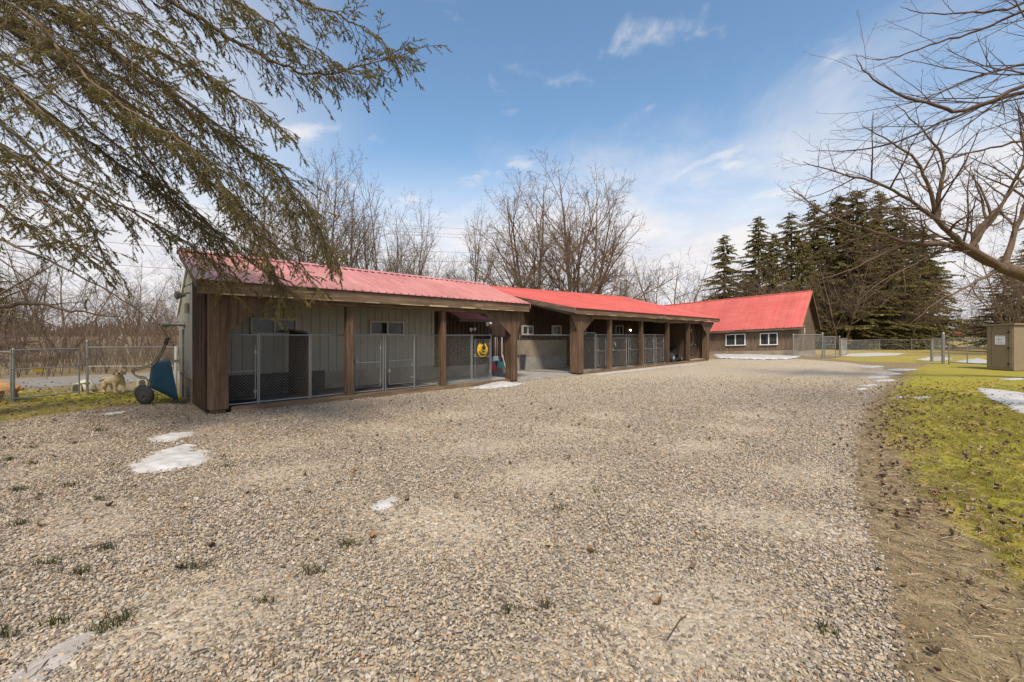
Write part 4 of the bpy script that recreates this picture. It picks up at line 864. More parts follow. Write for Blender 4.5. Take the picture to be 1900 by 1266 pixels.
p = MB(); p.prism([T3(-.045, 1.0, .15), T3(-.045, 1.9, .15), T3(-.045, 1.9, 2.25), T3(-.045, 1.0, 2.25)], VV * .03); d3 = obj('door', p, MAT['wood_grey'], S3); p = MB(); p.prism([T3(-.06, .95, 2.26), T3(-.06, 1.95, 2.26), T3(-.06, 1.95, 2.36), T3(-.06, .95, 2.36)], VV * .04); obj('lintel', p, MAT['wood_worn'], d3); p = MB(); p.prism([T3(-.075, 1.95, 1.7), T3(-.075, 2.03, 1.7), T3(-.075, 2.03, 2.15), T3(-.075, 1.95, 2.15)], VV * .03); obj('jamb_strip', p, MAT['white'], d3)
p = MB(); p.prism([T3(-.6, .8, -.5), T3(-.6, 2.1, -.5), T3(-.6, 2.1, .12), T3(-.6, .8, .12)], VV * .54); obj('door_step', p, MAT['concrete'], S3)
# ------------------------------------------------------------------ trees
def rvec(r): return Vector((r.gauss(0, 1), r.gauss(0, 1), r.gauss(0, 1))).normalized()
MINR = [0.0018]
def grow(mb, pts, r0, r1, spec, r, lvl=0, sides=None):
    """a tapered limb along pts, then its side shoots: spec = list of levels
    (shoots per metre, start fraction, length factor, angle, upward pull, wobble, segments)"""
    n = len(pts); rads = [lerp(r0, r1, (k / (n - 1)) ** 0.8) for k in range(n)]
    mb.tube(pts, rads, 6 if r0 > .06 else (4 if r0 > .02 else 3), False)
    if lvl >= len(spec): return
    per_m, st, lf, ang, up, wob, segs = spec[lvl]
    cum = [0.0]
    for k in range(n - 1): cum.append(cum[-1] + (pts[k + 1] - pts[k]).length)
    tot = cum[-1]; cnt = int(per_m * tot * (1 - st) + r.random()); phase = r.uniform(0, 6.28)
    for c in range(cnt):
        d = tot * lerp(st, 0.985, (c + r.random()) / max(cnt, 1)); k = 0
        while k < n - 2 and cum[k + 1] < d: k += 1
        f = (d - cum[k]) / max(cum[k + 1] - cum[k], 1e-6); p = pts[k].lerp(pts[k + 1], f); t = (pts[k + 1] - pts[k]).normalized()
        a = t.orthogonal().normalized(); b = t.cross(a); phase += 2.4; s = a * math.cos(phase) + b * math.sin(phase)
        an = R(ang) * r.uniform(0.7, 1.25); dr = (t * math.cos(an) + s * math.sin(an)).normalized()
        fr = d / tot; ln = tot * lf * (1.12 - 0.75 * fr) * r.uniform(0.6, 1.2)
        rr = min(lerp(r0, r1, fr ** .8) * 0.68, ln * (0.020 if r0 < .14 else .013) + 0.002); q = [p]; sl = ln / segs
        for _ in range(segs):
            dr = (dr + ZV * up * 0.3 + rvec(r) * wob).normalized(); q.append(q[-1] + dr * sl)
        grow(mb, q, rr, max(rr * 0.28, MINR[0]), spec, r, lvl + 1)
def path(p, d, L, segs, r, up=0.0, wob=0.1):
    q = [Vector(p)]; d = Vector(d).normalized()
    for _ in range(segs): d = (d + ZV * up + rvec(r) * wob).normalized(); q.append(q[-1] + d * (L / segs))
    return q
SP_UP = [(1.5, .12, .58, 40, .12, .13, 7), (2.6, .14, .52, 42, .10, .17, 5), (4.8, .12, .48, 44, .05, .2, 3), (8, .1, .46, 46, .0, .22, 2)]
SP_WIDE = [(1.5, .16, .70, 52, .10, .14, 7), (2.4, .15, .54, 46, .08, .18, 5), (4.2, .12, .48, 46, .03, .2, 3), (6, .1, .45, 46, .0, .22, 2)]
def bare_tree_mesh(seed, H, stems, spread, spec, r0, fork=0.0, minr=0.004, mat='bark'):
    """a leafless tree of height H (metres) standing at the origin"""
    r = random.Random(seed); mb = MB(); tr = MB()
    for k in range(stems):
        a = 6.28 * k / stems + r.uniform(-.5, .5); d = Vector((math.cos(a) * spread, math.sin(a) * spread, 1)) if stems > 1 else Vector((r.uniform(-.05, .05), 0, 1))
        p = path((math.cos(a) * r0 * .5 * (stems > 1), math.sin(a) * r0 * .5 * (stems > 1), -0.1), d, H * r.uniform(.82, 1.0), 9, r, 0.05, 0.07)
        sub = MB(); rr = r0 * r.uniform(.7, 1) / (stems ** .35); grow(sub, p, rr, 0.012, spec, r); sides = 6 if rr > .06 else (4 if rr > .02 else 3)
        cut = 10 * sides; i = len(tr.v); tr.v += sub.v[:cut]; nf = 9 * sides; tr.f += [tuple(x + i for x in f) for f in sub.f[:nf]]
        j = len(mb.v) - cut; mb.v += sub.v[cut:]; mb.f += [tuple(x + j for x in f) for f in sub.f[nf:]]
    a = np.array(mb.v); 
    return tr, mb
def mesh_of(name, mb, mat):
    me = bpy.data.meshes.new(name); me.from_pydata(mb.v, [], mb.f); me.update(); me.materials.append(mat); me.polygons.foreach_set('use_smooth', [True] * len(me.polygons)); return me
def place_tree(proto, loc, rz, sc, label, name='bare_tree', group='leafless trees behind the sheds'):
    t = thing(name, loc, label, 'tree', group); t.rotation_euler = (0, 0, rz); t.scale = sc
    for nm, me in zip(('trunk', 'crown'), proto): o = bpy.data.objects.new(nm, me); COL.objects.link(o); o.parent = t
    return t
def proto(seed, H, stems, spread, spec, r0, mat='bark'):
    a, b = bare_tree_mesh(seed, H, stems, spread, spec, r0); return mesh_of('trunk', a, MAT[mat]), mesh_of('crown', b, MAT[mat])
MINR[0] = 0.0052
TP = [proto(1, 10, 4, .40, SP_UP, .26), proto(2, 10, 2, .20, SP_UP, .22), proto(3, 9, 3, .62, SP_WIDE, .24), proto(4, 10, 1, .1, [(1.7, .25, .46, 36, .18, .12, 6)] + SP_UP[1:], .19), proto(6, 10, 4, .36, SP_UP, .20)]
MINR[0] = 0.0018
def at(px, Y): x = (px - CX) / F * Y; return Vector((x, Y, gz(x, Y)))
def tree_px(i, px, ytop, Y, rz, label, wx=1.0, **kw):
    H = EYE + (HY - ytop) / F * Y; s = H / (10.4 if i != 2 else 9.2); return place_tree(TP[i], at(px, Y), rz, (s * wx, s * wx, s), label, **kw)
tree_px(3, 478, 235, 24, .4, 'tall straight bare tree rising behind the left end of the near shed roof', .9)
tree_px(1, 590, 262, 27, 2.2, 'tall bare tree with a few upright stems behind the spruce branch tips', .8)
tree_px(3, 652, 292, 29, 4.0, 'slender bare tree between the upright stems and the power lines', .8)
tree_px(1, 694, 318, 29, 5.1, 'bare two-stemmed tree just left of the bushy bare tree by the power lines', .7)
tree_px(4, 757, 352, 32, 0.7, 'bushy bare tree with many stems left of the power lines', .78)
tree_px(1, 880, 382, 36, 1.2, 'smaller bare tree immediately right of the power line gap', .72)
tree_px(0, 1000, 318, 34, .3, 'big broad bare tree with fanning limbs behind the second shed roof', 1.08)
tree_px(0, 1078, 306, 35, 2.0, 'tallest bare tree of the middle clump, right of the broad fanning one', .95)
tree_px(2, 1243, 440, 48, 1.0, 'low wide-spreading bare tree above the junction of the two red roofs', .85)
tree_px(4, 1385, 470, 50, 2.0, 'brown twiggy bare tree in front of the conifers behind the barn ridge', .8)
tree_px(4, 1335, 505, 51, 4.4, 'short brown twiggy bare tree at the foot of the leftmost conifer', .9)
tree_px(2, 420, 400, 22, 3.3, 'crooked bare tree behind the ridge at the left end of the near shed', .7)
tree_px(1, 338, 470, 15.5, 1.9, 'small bare tree growing behind the grey end wall by the fence', .9)
tree_px(4, 250, 470, 30, 5.5, 'hazy bare tree across the road beyond the doghouses', .9)
tree_px(2, 120, 430, 30, 2.5, 'wide bare tree across the road behind the steel gate', .9)
tree_px(4, 30, 440, 27, 3.6, 'bare tree across the road at the left edge', .9)
tree_px(0, 540, 300, 34, 4.6, 'broad bare tree farther back behind the near shed', .8)
tree_px(4, 820, 455, 40, 2.9, 'short bushy bare tree under the power lines', .7)
tree_px(4, 1165, 470, 42, 5.9, 'short bushy bare tree filling in right of the middle clump', .8)
# ---- brush: a thicket of thin stems beyond the road, one mass
def brush(name, spots, mat, hmin, hmax, seed):
    r = random.Random(seed); V, T = [], []
    def stem(p, d, L, w):
        q = p + d * L; s = Vector((r.gauss(0, 1), r.gauss(0, 1), 0)).normalized() * w; m = p.lerp(q, .5) + rvec(r) * L * .06
        i = len(V); c = Vector((-s.y, s.x, 0))
        V.extend([tuple(p - s), tuple(p + s), tuple(p + c), tuple(m - s * .7), tuple(m + s * .7), tuple(m + c * .7), tuple(q)])
        for a, b in ((0, 1), (1, 2), (2, 0)): T.append((i + a, i + b, i + 3 + b)); T.append((i + a, i + 3 + b, i + 3 + a)); T.append((i + 3 + a, i + 3 + b, i + 6))
        return m, q
    for (x, y) in spots:
        h = r.uniform(hmin, hmax); p = Vector((x, y, gz(x, y) - .05))
        for _ in range(r.randint(2, 4)):
            d = (ZV + rvec(r) * .35).normalized(); L = h * r.uniform(.6, 1); m, q = stem(p, d, L, r.uniform(.005, .011))
            for _ in range(r.randint(6, 11)):
                f = r.uniform(.2, 1); b = p.lerp(m, f * 2) if f < .5 else m.lerp(q, f * 2 - 1); dd = (d * .8 + rvec(r) * .8).normalized(); m2, q2 = stem(b, dd, L * r.uniform(.15, .45), .0045)
                if r.random() < .5: stem(m2, (dd + rvec(r) * .7).normalized(), L * .15, .004)
    o = fast_mesh(name, V, T, MAT[mat]); o['kind'] = 'stuff'; return o
r = random.Random(21)
brush('thicket', [tuple(W(lerp(-13, 11, r.random()), 24.0 + 13 * r.random() ** 1.4)[:2]) for _ in range(950)], 'brush', 1.0, 4.2, 31)
brush('far_brush', [(lerp(70, 150, r.random()), r.uniform(95, 125)) for _ in range(500)] + [(lerp(-5, 34, r.random()), r.uniform(44, 60)) for _ in range(160)] + [(lerp(52, 74, r.random()), r.uniform(56, 70)) for _ in range(200)], 'brush', 2.5, 6.5, 32)
# ---- conifers at the right
def conifer_mesh(seed, H, wd):
    r = random.Random(seed); tr, br = MB(), MB(); V, T = [], []
    tr.tube([(0, 0, -.1), (0, 0, H * .5), (r.uniform(-.1, .1), 0, H)], [.2, .11, .015], 8)
    z = H * .05
    while z < H * .985:
        f = z / H; L0 = wd * (1 - f) ** .62 * (1.0 if f > .12 else .8)
        for k in range(r.randint(6, 9)):
            if r.random() < .08: continue
            a = r.uniform(0, 6.28); L = L0 * r.choice((.45, .7, .9, 1.0, 1.1, 1.3)) * r.uniform(.85, 1.1) + .15; zj = r.uniform(-.22, .22); up_ = r.uniform(-.25, .35); d = Vector((math.cos(a), math.sin(a), 0)); sd = Vector((-d.y, d.x, 0))
            tip = lambda t: Vector((0, 0, z + zj)) + d * (L * t) + ZV * (L * ((.10 + up_) * t - .42 * t * t + .18 * t ** 3))
            br.tube([tip(0), tip(.5), tip(1)], [.022, .014, .004], 3, False)
            n = max(6, int(L * 17))
            for q in range(n):
                t = lerp(.12, 1, (q + r.random()) / n); p = tip(t)
                for s in (-1, 1):
                    if r.random() < .12: continue
                    ln = r.uniform(.18, .42) * (1.15 - .5 * t) * (.6 + .12 * L); e = p + (d * r.uniform(.3, .8) + sd * s * r.uniform(.35, .9) - ZV * r.uniform(.25, 1.0)).normalized() * ln
                    for _ in range(2):
                        w = rvec(r) * ln * .23; m = p.lerp(e, r.uniform(.35, .6)); i = len(V); V.extend([tuple(p), tuple(m + w), tuple(e + rvec(r) * ln * .15), tuple(m - w)]); T.extend([(i, i + 1, i + 2), (i, i + 2, i + 3)])
        z += r.uniform(.22, .34) * (1 if f < .7 else .8)
    me = bpy.data.meshes.new('foliage'); me.from_pydata(V, [], T); me.update(); me.materials.append(MAT['conifer'])
    return mesh_of('trunk', tr, MAT['bark_dark']), mesh_of('branches', br, MAT['bark_dark']), me
CP = [conifer_mesh(s, 12, w) for s, w in ((51, 3.3), (52, 4.1), (53, 3.0), (54, 3.7), (55, 2.7))]
def conifer(i, px, ytop, Y, rz, label, wx=1.0):
    p = at(px, Y); H = EYE + (HY - ytop) / F * Y - p.z; s = H / 12; t = thing('conifer', p, label, 'conifer', 'conifers behind the barn and field'); t.rotation_euler = (0, 0, rz); t.scale = (s * wx, s * wx, s)
    for nm, me in zip(('trunk', 'branches', 'foliage'), CP[i]): o = bpy.data.objects.new(nm, me); COL.objects.link(o); o.parent = t
for k, (px, yt, Y, i, wx, lab) in enumerate((
    (1344, 434, 52, 0, .95, 'pointed conifer standing alone left of the conifer row behind the barn'),
    (1408, 400, 53, 1, .85, 'conifer behind the barn ridge, first of the dense row'),
    (1436, 430, 50, 2, .9, 'shorter dark conifer in front of the first two of the row'),
    (1468, 392, 54, 0, 1.0, 'tall conifer directly above the gable peak of the barn'),
    (1510, 372, 55, 1, .8, 'tall conifer just right of the gable peak'),
    (1552, 356, 54, 2, 1.0, 'slim tall conifer over the open mesh gate by the barn'),
    (1590, 346, 52, 0, 1.0, 'tallest conifer of the row, near its middle'),
    (1632, 352, 54, 1, .85, 'broad tall conifer right of the tallest one'),
    (1672, 380, 52, 2, 1.1, 'conifer behind the long bare limb on the right'),
    (1712, 420, 51, 1, .9, 'lower broad conifer toward the right end of the row'),
    (1488, 430, 48, 1, .7, 'mid-height conifer just behind the gable peak of the barn'),
    (1575, 420, 48, 2, 1.3, 'bushy mid-height conifer in the middle front of the row'),
    (1650, 440, 47.5, 0, 1.2, 'bushy mid-height conifer right of the middle front of the row'),
    (1728, 470, 54, 0, .95, 'last low conifer of the row, above the parked truck'),
    (1530, 452, 49, 1, .9, 'low wide dark conifer in front of the row right of the barn'),
    (1610, 468, 49, 0, 1.2, 'low wide dark conifer in front of the tallest one'),
    (1685, 500, 48.5, 1, .95, 'low dark conifer with branches sweeping down to the fence'))):
    conifer((i + k * 2) % 5, px, yt, Y, k * 1.9, lab, wx * (1.0, .85, 1.1, .95, 1.2)[(i + k * 2) % 5])
conifer(1, 1862, 470, 40, .6, 'loose-branched pine behind the tan plywood box', .8); conifer(2, 1915, 430, 37, 2.6, 'tall pine at the right edge behind the tan plywood box', 1.0)
tree_px(4, 1890, 400, 33, 2.2, 'brown bushy bare tree at the right edge behind the tan plywood box', 1.0)
tree_px(4, 1815, 545, 52, .9, 'low brown bushy bare tree beyond the wide mesh field gate', 1.3)
tree_px(4, 1440, 480, 46, 3.1, 'brown twiggy bare tree veiling the conifers above the barn ridge', .9)
tree_px(4, 1560, 455, 46.5, 5.0, 'brown twiggy bare tree veiling the middle of the conifer row', 1.1)
tree_px(4, 1690, 500, 47, 4.1, 'brown twiggy bare tree veiling the right part of the conifer row', 1.1)
conifer(0, -30, 470, 24, 1.0, 'dark conifer across the road at the left edge', 1.1)
# ---- far wood on the horizon
def far_wood():
    r = random.Random(77); V, T = [], []
    for k in range(5200):
        az = r.uniform(-1.25, 1.25); D = r.uniform(240, 330); x, y = D * math.sin(az), D * math.cos(az); h = r.uniform(5, 15) * (.6 + .4 * math.sin(az * 9 + 1) * math.sin(az * 23)); p = Vector((x, y, .6))
        for _ in range(3):
            q = p + Vector((r.gauss(0, 1.6), r.gauss(0, 1.6), h * r.uniform(.5, 1))); w = Vector((r.gauss(0, 1), r.gauss(0, 1), 0)).normalized() * r.uniform(.12, .5); m = p.lerp(q, .6); i = len(V)
            V.extend([tuple(p), tuple(m - w), tuple(q), tuple(m + w)]); T.extend([(i, i + 1, i + 2), (i, i + 2, i + 3)])
    o = fast_mesh('far_wood', V, T, MAT['bark_warm']); o['kind'] = 'stuff'
far_wood()
# ---- large bare tree on the right (forked limbs) and the nearer one whose twigs reach in from above
SP_L = [(3.0, .14, .38, 50, .08, .15, 6), (3.8, .12, .50, 46, .04, .19, 5), (5.4, .12, .48, 44, .0, .2, 3), (8.5, .1, .48, 44, -.02, .22, 2)]
def densify(pts, r, jit=.03, n=4):
    out = []
    for k in range(len(pts) - 1):
        p0 = pts[max(k - 1, 0)]; p1, p2 = pts[k], pts[k + 1]; p3 = pts[min(k + 2, len(pts) - 1)]
        for q in range(n):
            t = q / n; out.append(0.5 * ((2 * p1) + (p2 - p0) * t + (2 * p0 - 5 * p1 + 4 * p2 - p3) * t * t + (3 * p1 - p0 - 3 * p2 + p3) * t ** 3) + rvec(r) * jit * (1 if q else 0))
    out.append(pts[-1]); return out
def limb(parent, pxs, r0, r1, spec, mat, seed, jit=.03, name='limb'):
    r = random.Random(seed); pts = densify([P(*p) for p in pxs], r, jit); mb = MB(); grow(mb, pts, r0, r1, spec, r); return obj(name, mb, MAT[mat], parent, smooth=True)
R1 = thing('bare_tree', Vector((19.9, 14.9, 0)), 'big forked bare tree at the right edge with a long limb stretching left', 'tree', 'large bare trees on the right')
tk = MB(); tk.tube([(19.9, 14.9, -.1), (19.5, 14.7, 1.2), tuple(P(1965, 545, 14.4)), tuple(P(1915, 515, 14.2)), tuple(P(1862, 497, 14))], [.42, .35, .28, .22, .18], 10); obj('trunk', tk, MAT['bark_limb'], R1, smooth=True)
S_ = SP_L; MINR[0] = .0034
limb(R1, [(1868, 502, 14), (1815, 478, 14), (1760, 455, 14.2), (1690, 452, 14.4), (1640, 435, 14.7), (1560, 410, 15), (1500, 375, 15.4), (1465, 345, 15.6)], .14, .009, S_, 'bark_limb', 1)
limb(R1, [(1868, 500, 14), (1800, 462, 13.8), (1765, 435, 13.7), (1735, 405, 13.6), (1700, 380, 13.5), (1640, 345, 13.3), (1560, 322, 13.2), (1490, 300, 13.2)], .14, .009, S_, 'bark_limb', 2)
limb(R1, [(1738, 408, 13.6), (1742, 360, 13.5), (1752, 310, 13.4), (1735, 270, 13.3), (1700, 230, 13.3), (1660, 190, 13.4)], .09, .009, S_, 'bark_limb', 3)
limb(R1, [(1800, 462, 13.9), (1825, 425, 13.8), (1850, 395, 13.6), (1880, 350, 13.5), (1905, 320, 13.4)], .10, .012, S_, 'bark_limb', 4)
limb(R1, [(1815, 475, 14), (1808, 440, 14.2), (1835, 405, 14.4), (1870, 360, 14.5), (1900, 290, 14.6), (1890, 200, 14.7)], .10, .015, S_, 'bark_limb', 5)
limb(R1, [(1865, 498, 14), (1880, 440, 14.3), (1905, 370, 14.5), (1915, 280, 14.6), (1880, 180, 14.6)], .12, .010, S_, 'bark_limb', 6)
limb(R1, [(1760, 455, 14.2), (1700, 490, 14), (1640, 520, 13.8), (1590, 560, 13.7)], .06, .008, S_, 'bark_limb', 9)
limb(R1, [(1850, 500, 14), (1800, 530, 13.8), (1740, 560, 13.6), (1690, 600, 13.5)], .06, .008, S_, 'bark_limb', 10)
limb(R1, [(1690, 452, 14.4), (1640, 470, 14.3), (1580, 500, 14.2), (1520, 520, 14.2)], .07, .01, S_, 'bark_limb', 7)
limb(R1, [(1735, 405, 13.6), (1725, 350, 13.4), (1700, 300, 13.2), (1655, 265, 13.0), (1600, 235, 13.0)], .08, .01, S_, 'bark_limb', 8)
MINR[0] = .0018
R2 = thing('bare_tree', Vector((12.5, 6.3, 0)), 'nearer bare tree whose thin dark branches reach in at the upper right', 'tree', 'large bare trees on the right')
tk = MB(); tk.tube([(12.5, 6.3, -.1), (12.2, 6.4, 2.5), (11.6, 6.6, 5), (11.9, 6.5, 9)], [.35, .3, .24, .12], 10); obj('trunk', tk, MAT['bark'], R2, smooth=True)
S2_ = [(3.0, .22, .34, 34, .08, .10, 7), (3.6, .12, .42, 38, .14, .13, 5), (5, .15, .40, 40, .15, .16, 3)]
for i, pts in enumerate((
    [(2250, 250, 6.6), (2000, 150, 6.8), (1900, 172, 6.9), (1810, 200, 7), (1730, 235, 7.1), (1640, 270, 7.2), (1560, 281, 7.3), (1495, 279, 7.4)],
    [(2250, 250, 6.6), (1980, 140, 6.3), (1900, 160, 6.2), (1790, 205, 6.2), (1720, 190, 6.2), (1650, 165, 6.3), (1600, 130, 6.4), (1588, 100, 6.5)],
    [(2250, 60, 6.6), (2000, 10, 6.5), (1900, 20, 6.5), (1820, 55, 6.6), (1740, 80, 6.7), (1680, 100, 6.8), (1630, 112, 6.9), (1590, 105, 7)],
    [(2250, -50, 6.6), (1980, -60, 7), (1900, 5, 7.1), (1840, 20, 7.2), (1770, 25, 7.2), (1700, 22, 7.3), (1670, 12, 7.3)],
    [(2250, 150, 6.6), (2000, 120, 7.3), (1900, 120, 7.4), (1840, 135, 7.5), (1770, 160, 7.6), (1700, 200, 7.7), (1620, 250, 7.8), (1545, 320, 7.9)],
    [(2250, 320, 6.6), (1990, 260, 7.8), (1900, 262, 7.9), (1820, 280, 8), (1740, 300, 8.1), (1680, 330, 8.2), (1600, 345, 8.3)])):
    limb(R2, pts, .052 if i < 2 else .034, .003, S2_, 'bark_dark', 20 + i, .02)

# ---- spruce overhanging from the left
SPR = thing('spruce_tree', Vector((-10.4, 6.4, 0)), 'large spruce at the left with long drooping needled limbs hanging over the shed roof', 'spruce')
tk = MB(); tk.tube([(-10.4, 6.4, -.1), (-10.35, 6.4, 4), (-10.3, 6.4, 9), (-10.3, 6.4, 14)], [.42, .36, .26, .12], 10); obj('trunk', tk, MAT['spruce_bark'], SPR, smooth=True)
def sstep1(a, b, x):
    t = min(max((x - a) / (b - a), 0), 1); return t * t * (3 - 2 * t)
def spruce_limb(pxs, r0, seed, start=.12, need0=.10, dens=1.0, hang=.55, br_len=(.4, 1.5)):
    r = random.Random(seed); pts = densify([P(*p) for p in pxs], r, .03, 5); mb = MB(); n = len(pts)
    mb.tube(pts, [lerp(r0, .005, (k / (n - 1)) ** .7) for k in range(n)], 5, False)
    cum = [0.0]
    for k in range(n - 1): cum.append(cum[-1] + (pts[k + 1] - pts[k]).length)
    tot = cum[-1]; sprigs = []
    cnt = int(tot * 17 * dens)
    for c in range(cnt):
        d = tot * lerp(start, 1, (c + r.random()) / cnt); k = 0
        while k < n - 2 and cum[k + 1] < d: k += 1
        f = d / tot; p = pts[k].lerp(pts[k + 1], (d - cum[k]) / max(1e-6, cum[k + 1] - cum[k])); t = (pts[k + 1] - pts[k]).normalized()
        sd = t.cross(ZV)
        sd = sd.normalized() if sd.length > .05 else Vector((0, 1, 0)); s = 1 if c % 2 else -1
        L = r.uniform(*br_len) * (1.1 - .72 * f ** 1.5); dr = (t * r.uniform(.15, 1.1) + sd * s * r.uniform(.2, 1.2) + ZV * r.uniform(-.55, .45)).normalized()
        segs = 5; q = [p]
        for _ in range(segs): dr = (dr - ZV * hang * .20 + rvec(r) * .16).normalized(); q.append(q[-1] + dr * (L / segs))
        mb.tube(q, [lerp(.0065, .0022, x / segs) for x in range(segs + 1)], 3, False)
        clump = .5 + .5 * math.sin(d * 2.3 + seed) ; live = r.random() < need0 + (1.05 - need0) * sstep1(.36, .78, f) + .30 * (clump - .5)
        m = max(3, int(L * 15))
        for j in range(m):
            g = (j + r.random()) / m; x = g * segs; kk = min(int(x), segs - 1); pp = q[kk].lerp(q[kk + 1], x - kk); tt = (q[kk + 1] - q[kk]).normalized(); s2 = 1 if j % 2 else -1
            side = tt.cross(ZV)
            side = side.normalized() if side.length > .05 else rvec(r)
            dd = (tt * r.uniform(.5, 1) + side * s2 * r.uniform(.3, .9) - ZV * r.uniform(.0, .8) * hang * 1.4 + rvec(r) * .2).normalized(); ll = r.uniform(.07, .22) * (1.15 - .5 * g)
            e = pp + dd * ll
            if live and g > .12 and r.random() < .8: sprigs.append((pp, dd, ll))
            if not live or r.random() < .6:
                m1 = pp.lerp(e, .5) + rvec(r) * .01; mb.tube([pp, m1, e], [.0024, .0019, .0012], 3, False)
        if live: sprigs.append((q[-2], (q[-1] - q[-2]).normalized(), L / segs + .05))
    lo = obj('limb', mb, MAT['spruce_bark'], SPR, smooth=True)
    if sprigs:
        g = np.random.RandomState(seed); NN = 50
        Pp = np.array([tuple(a) for a, _, _ in sprigs]); Dd = np.array([tuple(b) for _, b, _ in sprigs]); Ll = np.array([c for _, _, c in sprigs]); ns = len(Ll)
        S = g.rand(ns, NN); rad = g.normal(size=(ns, NN, 3)); rad -= (rad * Dd[:, None]).sum(2, keepdims=True) * Dd[:, None]; rad /= np.linalg.norm(rad, axis=2, keepdims=True) + 1e-9
        base = Pp[:, None] + Dd[:, None] * (S * Ll[:, None])[..., None]; nd = Dd[:, None] * .75 + rad * .8; nd /= np.linalg.norm(nd, axis=2, keepdims=True)
        ln = (.019 + .013 * g.rand(ns, NN))[..., None]; wv = np.cross(nd, g.normal(size=(ns, NN, 3))); wv /= np.linalg.norm(wv, axis=2, keepdims=True) + 1e-9; wv *= .0042
        V = np.stack([base - wv, base + wv, base + nd * ln], 2).reshape(-1, 3); T = np.arange(len(V)).reshape(-1, 3)
        fast_mesh('needles', V, T, MAT['needles'], lo, wloc(lo) if False else (-10.4, 6.4, 0))
    return len(sprigs)
TR = lambda z: (CX + (-10.35 / 6.4) * F, HY - (z - EYE) / 6.4 * F, 6.4)
SL = [
 ([TR(6.9), (-60, 20, 6.4), (66, 84, 6.5), (133, 137, 6.5), (190, 190, 6.6), (240, 240, 6.7), (300, 330, 6.8), (390, 420, 7.0), (470, 490, 7.2), (530, 530, 7.3), (552, 556, 7.3)], .055, {}),
 ([TR(7.2), (-20, 30, 6.2), (80, 70, 6.1), (200, 165, 6.0), (290, 225, 6.0), (380, 300, 6.1), (440, 380, 6.2), (490, 440, 6.3), (560, 500, 6.4), (598, 545, 6.4)], .05, {}),
 ([TR(8.2), (60, -60, 6.0), (250, -20, 5.9), (376, 35, 5.9), (442, 80, 5.9), (509, 115, 5.9), (575, 137, 6.0), (640, 132, 6.1), (710, 112, 6.2), (770, 95, 6.3)], .05, dict(start=.25)),
 ([TR(8.6), (200, -90, 6.3), (400, -40, 6.4), (520, -10, 6.5), (600, 18, 6.5), (670, 50, 6.6), (715, 82, 6.7), (745, 110, 6.7)], .04, dict(start=.35, need0=.1, dens=.7)),
 ([TR(7.9), (20, -40, 5.7), (133, 40, 5.6), (240, 120, 5.6), (340, 195, 5.6), (430, 262, 5.7), (500, 300, 5.8), (555, 355, 5.9), (590, 420, 6.0), (622, 486, 6.0)], .045, dict(start=.2)),
 ([TR(7.7), (100, 10, 5.4), (220, 60, 5.3), (320, 110, 5.3), (400, 150, 5.3), (480, 200, 5.4), (540, 260, 5.4)], .035, dict(start=.2, need0=.12)),
 ([TR(5.9), (-80, 160, 6.3), (0, 225, 6.3), (70, 290, 6.4), (150, 345, 6.5), (250, 395, 6.6), (330, 440, 6.7), (400, 500, 6.8), (425, 545, 6.8)], .045, {}),
 ([TR(5.5), (-80, 220, 5.8), (0, 268, 5.8), (80, 322, 5.8), (140, 370, 5.8), (175, 430, 5.8), (195, 500, 5.8)], .04, {}),
 ([TR(5.0), (-80, 330, 6.0), (0, 380, 6.0), (70, 430, 6.0), (140, 460, 6.0), (190, 500, 6.0)], .035, dict(need0=.12)),
 ([TR(5.2), (-80, 280, 5.4), (20, 330, 5.3), (90, 380, 5.2), (120, 430, 5.2)], .03, dict(need0=.12)),
 ([TR(8.0), (-100, -60, 5.2), (40, 20, 5.0), (150, 130, 4.9), (230, 200, 4.9), (330, 260, 4.9), (400, 330, 5.0), (440, 400, 5.0)], .035, dict(need0=.12)),
 ([TR(6.3), (-60, 100, 7.0), (60, 190, 7.1), (160, 260, 7.2), (260, 330, 7.4), (350, 400, 7.6), (420, 440, 7.8), (470, 470, 7.9)], .04, dict(need0=.12)),
 ([TR(8.4), (0, -70, 5.5), (150, -20, 5.4), (260, 40, 5.3), (360, 110, 5.2), (420, 180, 5.2)], .03, dict(need0=.12, dens=.8)),
 ([TR(9.0), (150, -110, 5.8), (330, -50, 5.7), (450, 10, 5.7), (540, 70, 5.7), (620, 120, 5.7), (690, 150, 5.8)], .03, dict(start=.3, need0=.12)),
 ([TR(6.6), (-80, 80, 5.2), (0, 140, 5.1), (80, 210, 5.0), (150, 290, 5.0), (190, 350, 5.0)], .03, dict(need0=.12)),
 ([TR(7.0), (60, 60, 6.6), (200, 180, 6.7), (310, 270, 6.8), (400, 350, 6.9), (470, 430, 7.0), (505, 500, 7.0), (520, 570, 7.0)], .04, dict(start=.3)),
 ([TR(7.6), (60, 10, 6.8), (220, 100, 6.9), (350, 190, 7.0), (450, 270, 7.0), (520, 330, 7.1), (570, 400, 7.1), (600, 460, 7.1), (615, 492, 7.1)], .04, dict(start=.3)),
 ([TR(6.8), (-20, 90, 7.2), (120, 190, 7.3), (240, 290, 7.4), (330, 380, 7.5), (390, 450, 7.5), (420, 520, 7.5)], .035, dict(start=.3)),
 ([TR(7.4), (40, 60, 7.4), (180, 120, 7.5), (300, 200, 7.6), (400, 290, 7.7), (480, 360, 7.8), (540, 400, 7.8)], .035, dict(need0=.12)),
]
ns_ = [spruce_limb(p, r0, 100 + i, **kw) for i, (p, r0, kw) in enumerate(SL)]
print('sprigs', sum(ns_))
